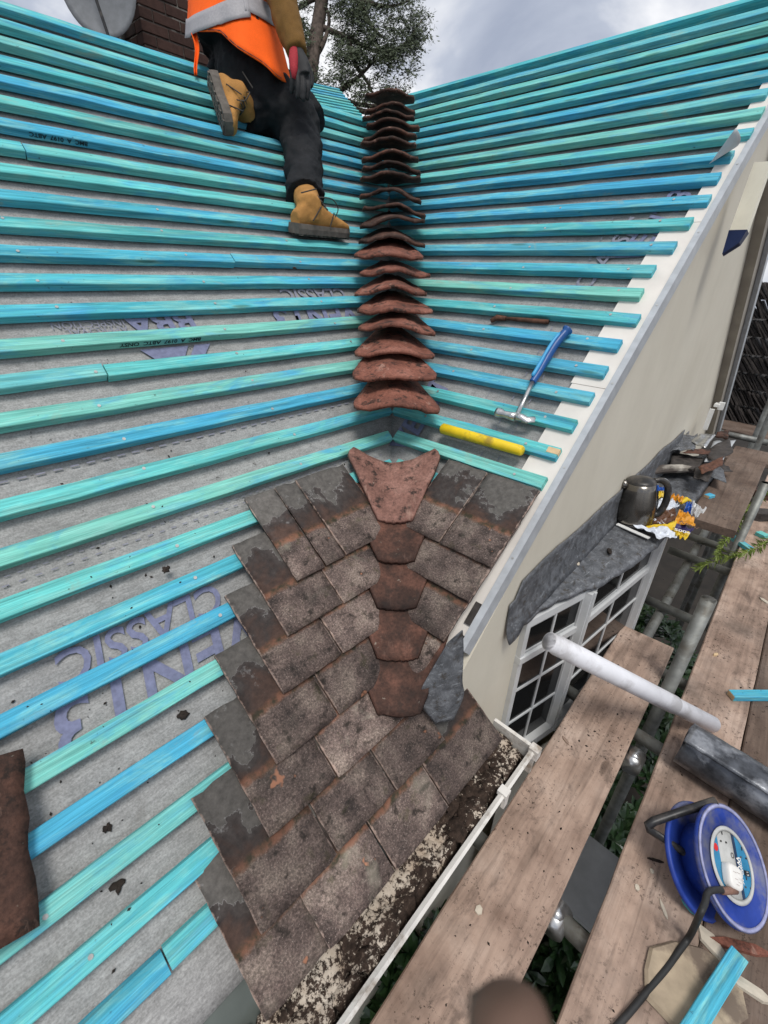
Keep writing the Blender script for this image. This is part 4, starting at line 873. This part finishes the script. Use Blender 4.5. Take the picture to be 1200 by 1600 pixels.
# far deck: planks, tiles, stacked slates
for i, (px0, py0, px1, py1, z, wd, lb) in enumerate(((1112, 655, 1215, 682, DZ+.02, .5, 'weathered plank lying across the far scaffold below the slate stack'), (1115, 705, 1215, 722, DZ, .25, 'grey plank lying across the far scaffold beyond the scrap pile'))):
    a, b_2 = onZ(px0, py0, z), onZ(px1, py1, z); V, F = bevbox((b_2-a).length, wd, .04, .004, nx=6, jit=.002); tag(obj('plank', V, F, 'board_wood_dark', None, frame(a-Vector((0, 0, .04)), b_2-a, (0, 0, 1))), lb, 'plank')
a, b_2 = onZ(1108, 672, DZ+.06), onZ(1200, 692, DZ+.06)
tag(obj('scaffold_tube', *pipe(a, b_2, .03), 'galv_steel', None, None, True), 'grey tube lying across the far scaffold below the slate stack', 'tube')
for i, (px, py, sx, sy, th, rz, mt, lb) in enumerate(((1150, 790, .12, .05, .05, 20, 'clay_dark', 'broken brown tile behind the upper green sprig'), (1185, 775, .10, .06, .05, 70, 'clay_dark', 'dark red tile piece at the right edge near the sprig'), (1190, 810, .10, .05, .06, -30, 'slate_dark', 'black slate lump at the right edge below the red tile'), (1150, 735, .14, .08, .03, 10, 'clay_dark', 'flat brown slate heap beyond the scrap pile'), (1165, 712, .14, .06, .03, 0, 'slate_dark', 'dark slate piece near the far plank'), (1160, 715, .10, .03, .03, 5, 'pale_chip', 'pale stone sliver on the slate heap'), (1163, 820, .05, .025, .02, 10, 'pale_chip', 'small white tile chip beside the broken brown tile'))):
    flake(px, py, DZ, sx, sy, th, mt, rz, lb, 'rubble', 'rubble_piece', 80+i, (random.uniform(-6, 6), random.uniform(-6, 6)), None, 8)
rng = random.Random(11)
st = empty('slate_stack', (5.7, -.4, DZ)); tag(st, 'tall stack of dark roof slates on edge on the far scaffold', 'slate stack')
for row in range(8):
    VF = []; z0 = .02 + row*.185; y = -.85
    while y < .55:
        t_ = rng.uniform(.012, .022); h_ = .215 + rng.uniform(-.02, .012); l_ = rng.uniform(-.05, .03)
        VF.append(xf(T(l_, y+.4, z0) @ Matrix.Rotation(R(-38+rng.uniform(-7, 7)), 4, 'X'), box(-.10, .10, 0, t_*.8, 0, h_))); y += t_*1.25
    o = obj('slate_row', *joinm(*VF), 'slate_dark', st); o['kind'] = 'stuff'
# gutter outlet bracket at the foot of the bargeboard
P = onplane(1117, 632, Vector((0, 1, 0)), -.53)
tag(obj('gutter_bracket', *joinm(xf(T(*P), box(-.03, .03, -.03, 0, -.008, .008)), xf(T(*P), box(-.012, .012, -.05, -.02, -.025, .02)), xf(T(P.x-.05, P.y, P.z-.05), box(-.010, .010, -.015, .01, -.10, .03))), 'upvc_white'), 'white plastic gutter bracket at the foot of the far bargeboard', 'bracket')
# cream and navy timber end sticking out of the wall
W0 = onplane(1157, 362, Vector((0, 1, 0)), -.585); W1 = onplane(1196, 256, Vector((0, 1, 0)), -.585); d_ = (W1-W0)
bm_ = frame(W0, d_, (0, -1, 0)); pb_ = tag(empty('purlin_end'), 'cream painted timber with navy end projecting from the gable wall', 'timber'); pb_.matrix_world = bm_
LW = d_.length; V = [(0, -.024, -.03), (LW, -.024, -.03), (LW, -.018, .018), (.0, -.024, .022), (0, .024, -.03), (LW, .024, -.03), (LW, .018, .018), (0, .024, .022)]
obj('timber', V, [(0, 3, 2, 1), (4, 5, 6, 7), (0, 1, 5, 4), (2, 3, 7, 6), (1, 2, 6, 5), (0, 4, 7, 3)], 'cream_paint', pb_)
obj('end_cap', [(-.0005, -.025, -.032), (-.0005, -.025, .023), (-.0005, .025, .023), (-.0005, .025, -.032), (-.075, -.018, -.028), (-.04, -.02, .012), (-.04, .02, .012), (-.075, .018, -.028)], [(0, 1, 2, 3), (7, 6, 5, 4), (0, 4, 5, 1), (1, 5, 6, 2), (2, 6, 7, 3), (3, 7, 4, 0)], 'navy_paint', pb_)

# ---- sprigs
def sprig(pts, label, seed):
    rg = random.Random(seed); P = smooth(pts, 8); root = empty('green_sprig', pts[0]); tag(root, label, 'sprig', 'sprigs reaching over the boards'); I = Matrix.Translation(pts[0]).inverted()
    o = obj('stem', *tube(P, [.004*(1-.7*i/len(P)) for i in range(len(P))], 6), 'twig_leaf', root); o.matrix_parent_inverse = I
    VF = []
    for i in range(4, len(P)-1):
        for k_ in range(8):
            d_2 = (P[i+1]-P[i-1]).normalized(); a = rg.uniform(0, 6.28); o1 = d_2.orthogonal().normalized(); o2 = d_2.cross(o1)
            out = (d_2*.8 + (o1*math.cos(a)+o2*math.sin(a))*.75).normalized(); l_ = rg.uniform(.045, .08)*(1.1-.5*i/len(P)); p = P[i].lerp(P[i+1], rg.random()); wv = out.cross(d_2).normalized()*.0045
            VF.append(([p, p+out*l_*.5+wv, p+out*l_, p+out*l_*.5-wv, p+out*l_*.5+out.cross(wv).normalized()*.0012], [(0, 1, 4), (1, 2, 4), (2, 3, 4), (3, 0, 4)]))
    o = obj('leaves', *joinm(*VF), 'twig_leaf', root); o.matrix_parent_inverse = I
sprig([onZ(1270, 720, -.70), onZ(1205, 765, -.72), onZ(1165, 800, -.74), onZ(1140, 835, -.76), onZ(1122, 868, -.78)], 'upper green leafy sprig hanging over the far boards', 1)
sprig([onZ(1275, 800, -.75), onZ(1210, 838, -.78), onZ(1170, 862, -.80), onZ(1130, 872, -.82), onZ(1090, 888, -.84)], 'lower green leafy sprig reaching over the tube ends', 2)

# ---- shrubs below the boards
def shrub(x, y, zt, rad, label, seed, n=330):
    rg = random.Random(seed); root = empty('garden_shrub', (x, y, -3.6)); tag(root, label, 'shrub', 'shrubs below the scaffold')
    VF = []; H = zt+3.6
    for i in range(n):
        a = rg.uniform(0, 6.28); r_ = rad*math.sqrt(rg.random()); h_ = H*(1-.35*(r_/rad)**2) - abs(rg.gauss(0, .16)); ctr = Vector((r_*math.cos(a), r_*math.sin(a), h_)); tl = Vector((rg.gauss(0, .3), rg.gauss(0, .3), 1)).normalized()
        o1 = tl.orthogonal().normalized(); o2 = tl.cross(o1); k0 = rg.uniform(0, 6.28)
        for k_ in range(9):
            b_2 = k0 + k_*2.4; el = .15 + .09*k_; out = ((o1*math.cos(b_2)+o2*math.sin(b_2))*math.cos(el) + tl*math.sin(el)).normalized(); l_ = rg.uniform(.075, .12); sd_ = out.cross(tl).normalized()*l_*.19; nn_ = sd_.cross(out).normalized()
            m1 = ctr+out*l_*.55 + nn_*l_*.05; VF.append(([ctr, ctr+out*l_*.3+sd_*.8, ctr+out*l_*.65+sd_, ctr+out*l_-nn_*l_*.1, ctr+out*l_*.65-sd_, ctr+out*l_*.3-sd_*.8, m1-nn_*l_*.08], [(0, 1, 6), (1, 2, 6), (2, 3, 6), (3, 4, 6), (4, 5, 6), (5, 0, 6)]))
    o = obj('foliage', *joinm(*VF), 'shrub_leaf', root); 
    VF = [tube([(0, 0, 0), (.1*math.cos(t), .1*math.sin(t), H*.4), (rad*.5*math.cos(t), rad*.5*math.sin(t), H*.8)], [.03, .02, .008], 7) for t in (0, 1.6, 3.1, 4.6)]
    obj('stem', *joinm(*VF), 'bark', root)
shrub(-.35, -.75, -1.75, .42, 'dark glossy shrub below the gutter', 1); shrub(.28, -1.02, -1.95, .42, 'dark glossy shrub below the gap between the boards', 2); shrub(.95, -.75, -2.2, .5, 'dark shrub below the bay window', 3, 260); shrub(1.9, -.75, -2.2, .6, 'dark shrub beyond the bay window', 4, 330); shrub(3.0, -.4, -2.2, .7, 'farthest dark shrub under the scaffold', 5, 330)

# ================================================================== BEYOND THE RIDGE: dish and tree
Dc = at(150, -30, 3.3); dn = (-ray(150, -30)).normalized()*.8 + RT*-.35 + Vector((0, 0, .25)); dn.normalize()
dsh = empty('satellite_dish', Dc); tag(dsh, 'grey satellite dish with dark arm beside the chimney', 'satellite dish')
dm = frame((0, 0, 0), RT, dn)
obj('dish', *xf(dm, sheet(lambda u, v: Vector((.28*v*math.cos(u*6.28318), .31*v*math.sin(u*6.28318), -.05*(1-v*v)-.0)), 40, 8, .004)), 'dish_grey', dsh, None, True)
obj('arm', *tube([dm @ Vector((-.08, .25, .02)), dm @ Vector((.03, -.33, .05))], .011, 8), 'black_plastic', dsh)
obj('mast', *tube([dm @ Vector((0, 0, -.06)), dm @ Vector((.05, .03, -.25)), Vector((.15, .35, -.9))], .018, 8), 'galv_steel', dsh)
def tree(d0, name, label):
    rg = random.Random(21); base = at(478, 150, d0); base.z = -3.6; root = empty(name, base); tag(root, label, 'tree'); I = Matrix.Translation(base).inverted()
    def P(px, py, dd=0): return at(px, py, d0+dd)
    tr = [base, P(478, 160), P(488, 90), P(497, 40), P(506, -20), P(512, -150), P(520, -330)]
    limbs = [[P(488, 95), P(504, 70), P(514, 38), P(511, 15), P(505, 0)], [P(497, 40), P(545, 60), P(590, 80), P(630, 70), P(660, 30)], [P(480, 140), P(520, 150), P(570, 165), P(610, 160), P(635, 140)], [P(520, 150), P(560, 120), P(590, 90)], [P(507, -20), P(560, 0), P(610, 10), P(640, 0)], [P(545, 60), P(555, 100), P(575, 130), P(590, 165)], [P(507, -10), P(470, 10), P(440, 40)], [P(560, 0), P(580, 40), P(600, 60)], [P(512, -120), P(580, -140), P(640, -120)], [P(512, -140), P(450, -150)], [P(540, 168), P(600, 178), P(645, 165)]]
    o = obj('trunk', *tube(tr, [.24, .2, .17, .16, .15, .12, .05], 10), 'bark', root, None, True); o.matrix_parent_inverse = I
    VF = [tube(smooth(l, 4), [.07*(1-.75*i/(4*(len(l)-1))) for i in range(4*(len(l)-1)+1)], 7) for l in limbs]
    for l in VF: o = obj('limb', *l, 'bark', root, None, True); o.matrix_parent_inverse = I
    blobs = [(590, 70, 45, 28), (640, 45, 28, 26), (620, 85, 34, 18), (560, 50, 28, 36), (545, 90, 24, 22), (610, 142, 28, 14), (575, 150, 22, 12), (530, 120, 18, 14), (655, 32, 14, 12), (590, 20, 42, 16), (620, -5, 30, 14), (560, 10, 26, 18), (475, 60, 14, 26), (470, 20, 14, 26), (480, 105, 14, 14), (530, 10, 14, 22), (634, 108, 12, 9), (645, 62, 14, 10), (600, 115, 22, 8), (560, 130, 14, 12), (525, 75, 12, 20), (520, 145, 14, 9), (455, 20, 18, 30), (495, 130, 10, 12), (585, -60, 60, 34), (500, -60, 50, 40), (560, -160, 80, 60), (470, -160, 60, 70), (530, -290, 60, 60)]
    VF = []
    for bx, by, rx, ry in blobs:
        for i in range(int(rx*ry*.62)+8):
            a = rg.uniform(0, 6.28); r_ = math.sqrt(rg.random())*1.08; qx, qy = bx+rx*r_*math.cos(a), by+ry*r_*math.sin(a)
            if nz((qx*.055, qy*.075, 3), 1) + .35*nz((qx*.16, qy*.2, 8), 1) < -.03: continue
            ctr = P(qx, qy, rg.gauss(0, .35))
            sp = Vector((rg.gauss(0, 1), rg.gauss(0, 1), rg.gauss(-.5, .5))).normalized()
            for k_ in range(9):
                p = ctr + sp*.02*k_*1.5 + Vector((rg.gauss(0, .028), rg.gauss(0, .028), rg.gauss(0, .028))); l_ = rg.uniform(.05, .12); out = (sp*.5 + Vector((rg.gauss(0, .5), rg.gauss(0, .5), rg.gauss(-.1, .5)))).normalized(); w_ = out.orthogonal().normalized()*l_*.2
                VF.append(([p, p+out*l_*.5+w_, p+out*l_, p+out*l_*.5-w_], [(0, 1, 2, 3)]))
    o = obj('crown', *joinm(*VF), 'conifer_leaf', root); o.matrix_parent_inverse = I
tree(11.0, 'conifer_tree', 'tall evergreen tree with gappy dark foliage behind the ridge')
# ================================================================== THE WORKER
def remesh(o, vox=.008, sm=4, disp=0, dsc=.06, seed=0):
    m_ = o.modifiers.new('remesh', 'REMESH'); m_.mode = 'VOXEL'; m_.voxel_size = vox; m_.use_smooth_shade = True
    q = o.modifiers.new('smooth', 'SMOOTH'); q.factor = .5; q.iterations = sm
    if disp:
        t = bpy.data.textures.new('folds', 'CLOUDS'); t.noise_scale = dsc; t.noise_depth = 3
        d = o.modifiers.new('folds', 'DISPLACE'); d.texture = t; d.strength = disp; d.mid_level = .5; d.texture_coords = 'GLOBAL'
    return o
def J(px, py, d): return at(px, py, d)
hipR, kneeR, ankR = J(382, 112, 2.02), J(470, 202, 2.06), J(478, 318, 1.93)
hipL, kneeL, ankL = J(352, 82, 2.08), J(482, 188, 2.22), J(385, 178, 1.99)
pel, waist, chest, neck, head = J(374, 66, 2.04), J(366, 14, 2.05), J(385, -70, 2.10), J(402, -140, 2.14), J(412, -195, 2.13)
shR, elR, wrR = J(432, -105, 1.98), J(432, -30, 1.86), J(464, 84, 1.82)
shL, elL, wrL = J(335, -105, 2.2), J(330, -10, 2.45), J(370, 40, 2.6)
body = obj('person', *joinm(tube([pel, waist, chest, chest.lerp(neck, .7)], [.12, .115, .13, .10], 18), tube([chest.lerp(neck, .5), neck, head], [.065, .055, .06], 14),
    tube([head-UP*.10, head-UP*.06, head, head+UP*.07, head+UP*.115], [.045, .075, .09, .075, .02], 16), tube([chest.lerp(neck, .35), shR, elR, elR.lerp(wrR, .55), wrR], [.075, .082, .066, .056, .044], 14),
    tube([chest.lerp(neck, .35), shL, elL, wrL], [.07, .075, .055, .04], 14), tube([pel, hipR, kneeR, ankR], [.09, .085, .055, .04], 12), tube([pel, hipL, kneeL, ankL], [.09, .085, .055, .04], 12)), 'jumper_mustard', None, None, True)
remesh(body, .009, 3, .016, .05)
tag(body, 'roof worker in orange vest and black trousers kneeling on the left battens', 'person')
def kid(name, vf, mat, sm=True, par=None): return obj(name, vf[0], vf[1], mat, par or body, None, sm)
# trousers
tz = kid('trousers', joinm(tube([waist.lerp(pel, .25), pel, pel.lerp((hipR+hipL)/2, .9)], [(.12, .13), (.15, .165), (.15, .165)], 18),
    tube([pel, hipR, hipR.lerp(kneeR, .5), kneeR, kneeR.lerp(ankR, .35), kneeR.lerp(ankR, .8), ankR+UP*.02], [.11, .122, .118, .098, .084, .080, .084], 18),
    tube([pel, hipL, hipL.lerp(kneeL, .5), kneeL, kneeL.lerp(ankL, .5), ankL], [.11, .13, .115, .09, .078, .068], 18)), 'trouser_black'); remesh(tz, .007, 3, .035, .08); fd = tz.modifiers.new('creases', 'DISPLACE'); tx = bpy.data.textures.new('creases', 'WOOD'); tx.wood_type = 'RINGNOISE'; tx.noise_scale = .09; tx.turbulence = 9; fd.texture = tx; fd.texture_coords = 'GLOBAL'; fd.strength = .007
VF = []
for a_, b_2, r_, n_ in ((hipR, kneeR, .125, 6), (kneeR, ankR, .088, 6)):      # creases as soft ridges round the near leg
    for i in range(n_):
        t = (i+.5)/n_; ctr = a_.lerp(b_2, t); d_ = (b_2-a_).normalized(); o1 = (-FW - d_*(-FW).dot(d_)).normalized(); o2 = d_.cross(o1); rr = r_*(1-.22*t) if r_ > .1 else r_*.96
        VF.append(tube([ctr + (o1*math.cos(q) + o2*math.sin(q))*rr + d_*(.05*q*(1 if i % 2 else -.7)) for q in [-1.0+k_*.28 for k_ in range(8)]], [.001, .006, .009, .010, .010, .008, .005, .001], 6))
# vest
def vest_pt(t, v, off=0):
    hem = lambda px: 50 + max(0, px-340)/112*84
    cx = 374 - 14*min(1, v*2.2) + 26*max(0, v-.45); hw = 80 - 15*math.sin(min(1, v*1.6)*math.pi*.5) + 16*max(0, v-.4)
    px = cx + (hw+off*300)*math.cos(t); py = hem(px)*(1-v) - 128*v; dd = 2.03 + .03*v - (.20+off)*math.sin(t)
    if v < .3: px += 3*math.sin(t*7)*(1-v/.3); dd -= .012*math.sin(t*9+1)*(1-v/.3)
    return J(px, py, dd)
V = []; F = []; NU, NV = 48, 22
for j in range(NV+1):
    for i in range(NU): V.append(vest_pt(2*math.pi*i/NU, j/NV))
for j in range(NV):
    for i in range(NU): F.append((j*NU+i, j*NU+(i+1) % NU, (j+1)*NU+(i+1) % NU, (j+1)*NU+i))
vest = kid('vest', (V, F), 'vest_orange'); sm_ = vest.modifiers.new('solid', 'SOLIDIFY'); sm_.thickness = .004
def band(tr, pyf, hpx, name='reflective_band'):
    def f(u, v):
        t = tr[0] + (tr[1]-tr[0])*u; px = 364 + 66*math.cos(t); py = pyf(px) + (v-.5)*hpx
        hem = 50 + max(0, px-340)/112*84; vv = (hem-py)/(hem+128); return vest_pt(t, vv, .010)
    return kid(name, sheet(f, 30, 4, .002), 'band_silver', True, vest)
band((math.pi*1.02, math.pi*.38), lambda px: 46 - 36*math.sin(min(1, max(0, (px-296)/95))*math.pi*.5), 30); band((math.pi*.42, -.1), lambda px: 2 + 30*max(0, (px-385)/50)**1.2, 30)
def fnF(u, v): return J(303 + 6*v + (u-.5)*(9-4*v) + 3*math.sin(v*5), 52 + 66*v, 1.93 + .012*math.sin(u*3))
kid('vest_flap', sheet(fnF, 5, 10, .003), 'vest_orange', True, vest)
kid('vest_mark', sheet(lambda u, v: vest_pt(1.05-.07*u, .30+.06*v, .006), 3, 3, .001), 'trouser_black', False, vest)
kid('hem_edge', tube([vest_pt(math.pi-.05-i*.11, .015, .003) for i in range(24)], .0025, 6), 'glove_black', True, vest)
# boots
def boot(heel, toe, upv, shaft_to, label):
    L_ = (toe-heel).length; X = (toe-heel).normalized(); m_ = frame(heel, X, upv); root = empty('boot', (0, 0, 0), body); root.matrix_local = m_; root['label'] = label
    k_ = L_/.29
    prof = [(.0, .030, .02, .075), (.03, .036, .02, .10), (.08, .038, .02, .11), (.13, .037, .02, .105), (.18, .042, .02, .085), (.23, .046, .02, .066), (.265, .040, .02, .056), (.288, .022, .024, .046)]
    rings = [[Vector((x*k_, w_*math.cos(a)*abs(math.cos(a))**-.25*(1 if abs(math.cos(a)) > .01 else 0), z0 + (z1-z0)*(.5+.5*math.sin(a)))) for a in [2*math.pi*i/16+.01 for i in range(16)]] for x, w_, z0, z1 in prof]
    sh = m_.inverted() @ shaft_to
    up_ = obj('boot_upper', *joinm(oloft(rings), tube([Vector((.075*k_, 0, .05)), Vector((.072*k_, 0, .10)), Vector((.07*k_, 0, .10)).lerp(sh, .6), sh], [(.045, .045), (.047, .05), (.048, .052), (.05, .054)], 16)), 'boot_tan', root, None, True); remesh(up_, .006, 3, .006, .03)
    outl = [(.0, .032), (.04, .041), (.10, .037), (.14, .038), (.20, .049), (.25, .048), (.28, .034), (.297, .012)]; P = [(x*k_-.004, w_) for x, w_ in outl] + [(x*k_-.004, -w_) for x, w_ in reversed(outl)]
    n = len(P); V = [(x, y, 0) for x, y in P] + [(x, y*1.04, .018) for x, y in P] + [(x, y*.97, .034 if x > .02 else .036) for x, y in P]
    F = [tuple(range(n-1, -1, -1))] + [(r_*n+i, r_*n+(i+1) % n, (r_+1)*n+(i+1) % n, (r_+1)*n+i) for r_ in (0, 1) for i in range(n)] + [tuple(2*n+i for i in range(n))]
    so = obj('boot_sole', V, F, 'sole_grey', root)
    VF = []
    for i in range(11):
        x = .012 + i*.0255
        for y in (-.026, -.003, .020):
            if abs(y) + .008 < (.03 if x > .27 else .036): VF.append(xf(T(x*k_, y, 0) @ Matrix.Rotation((i % 2-.5)*.9, 4, 'Z'), box(-.008, .008, -.008, .009, -.006, .001)))
    obj('tread_lug', *joinm(*VF), 'sole_grey', root)
    VF = [tube([Vector((.105*k_+i*.014, -.028, .125-i*.011)), Vector((.112*k_+i*.014, 0, .137-i*.011)), Vector((.105*k_+i*.014, .028, .125-i*.011))], .003, 6) for i in range(4)]
    VF.append(tube(smooth([Vector((.10*k_, -.03, .13)), Vector((.14*k_, -.06, .13)), Vector((.18*k_, -.055, .10)), Vector((.17*k_, -.05, .07))], 4), .0022, 5))
    obj('laces', *joinm(*VF), 'lace', root)
    for xz in (((.0, -.0385, .135), (.07, -.044, .155)), ((.06, -.0425, .05), (.10, -.043, .10)), ((.15, -.046, .035), (.17, -.044, .085))): 
        obj('seam', *tube([Vector(xz[0])*1.0, Vector(xz[1])*1.0], .0025, 5), 'lace', root)
    return root
hl = J(460, 364, 1.825); te = J(541, 371, 2.02); boot(hl, te, Vector((0, -.12, 1)), ankR + UP*.03, 'tan work boot standing sideways on a batten')
hl2, te2 = J(326, 122, 1.86), J(352, 206, 1.87); boot(hl2, te2, (RT*1.0 + FW*.42 + UP*.1), ankL, 'tan work boot with its muddy sole facing out')
# gloves
def glove(wr, dirv, palm_n, label, sc=1.0):
    X = dirv.normalized(); m_ = frame(wr, X, palm_n); root = empty('glove', (0, 0, 0), body); root.matrix_local = m_; root['label'] = label
    VF = [tube([(-.03, 0, 0), (0, 0, 0), (.03, 0, 0), (.06, .002, 0), (.095, .002, -.004)], [(.030, .030), (.029, .026), (.038, .022), (.044, .019), (.041, .015)], 16)]
    for y, l_, x0, b_2 in ((.032, .070, .088, .5), (.011, .080, .094, .45), (-.011, .074, .092, .5), (-.031, .058, .085, .6)):
        VF.append(tube(smooth([Vector((x0-.03, y*.9, -.002)), Vector((x0, y, -.003)), Vector((x0+l_*.45, y*1.02, -.014*b_2)), Vector((x0+l_*.78, y, -.042*b_2)), Vector((x0+l_, y*.95, -.075*b_2))], 3), [.0115]*4 + [.0105]*5 + [.0095]*3 + [.006], 10))
    VF.append(tube(smooth([Vector((.015, .030, -.004)), Vector((.045, .052, -.014)), Vector((.072, .058, -.022)), Vector((.098, .054, -.030))], 3), [.015, .015, .014, .013, .0125, .012, .0115, .011, .010, .006], 10))
    g = obj('glove_palm', *joinm(*VF), 'glove_black', root, None, True); remesh(g, .0035, 2)
    rb = obj('glove_back', *joinm(tube([(-.035, -.012, .004), (0, -.012, .005), (.04, -.022, .006), (.085, -.026, .003), (.12, -.029, -.004)], [(.022, .023), (.020, .020), (.020, .0165), (.016, .0145), (.0075, .0095)], 14)), 'glove_red', root, None, True); return root
glove(wrR, (J(475, 155, 1.80)-wrR), RT*.45 - FW*.8, 'black and red work glove hanging beside the vest')
glove(wrL, (wrL-elL), UP, 'black and red work glove hidden behind the vest')
kid('hair', tube([head+UP*.02, head+UP*.08, head+UP*.125], [.096, .088, .03], 16), 'hair')
# ================================================================== THE PHOTOGRAPHER'S HAND at the lower edge
tip = J(783, 1540, .098); k1 = J(812, 1690, .092); k2 = J(845, 1900, .098); kn = J(880, 2150, .115)
pdn = (kn-k2).normalized(); wr_ = kn + pdn*.09 - FW*.02; fa = wr_ + pdn*.22 - FW*.06 - RT*.02
VF = [tube(smooth([tip, tip.lerp(k1, .3), k1, k2, kn, kn.lerp(wr_, .3)], 4), [.0035, .0068, .0082, .0088, .009, .009, .0092, .0094, .0096, .0092, .0092, .0094, .0098, .010, .010, .0102, .0105, .011, .012, .013, .014], 14),
      tube([kn-pdn*.01, kn.lerp(wr_, .5), wr_, fa], [(.030, .016), (.040, .020), (.028, .022), (.040, .036)], 16)]
for i, (o_, l_) in enumerate(((.022, .030), (.042, .026), (.060, .022))):
    b0 = kn + RT*o_ - pdn*.004*(i-1); VF.append(tube(smooth([b0.lerp(wr_, .25), b0, b0 - pdn*l_*.8 + FW*.012, b0 - pdn*l_*.4 + FW*.034, b0 + pdn*.012 + FW*.036], 3), [.011]*6 + [.0095]*5 + [.0085, .006], 10))
VF.append(tube(smooth([wr_.lerp(kn, .25)-RT*.02, kn.lerp(wr_, .35)-RT*.036, kn-RT*.042 + FW*.006, kn-RT*.034-pdn*.022+FW*.014], 3), [.013]*4 + [.0115]*3 + [.010, .009, .006], 10))
hnd = obj('person', *joinm(*VF), 'skin_brown', None, None, True); remesh(hnd, .0028, 3)
tag(hnd, 'out-of-focus brown fingertip poking in at the bottom edge of the picture', 'person')
obj('fingernail', *sheet(lambda u, v: tip.lerp(k1, .10+.38*v) - FW*.0078*math.cos((u-.5)*1.6) + RT*(u-.5)*.0105, 6, 6, .0006), 'skin_brown', hnd, None, True)
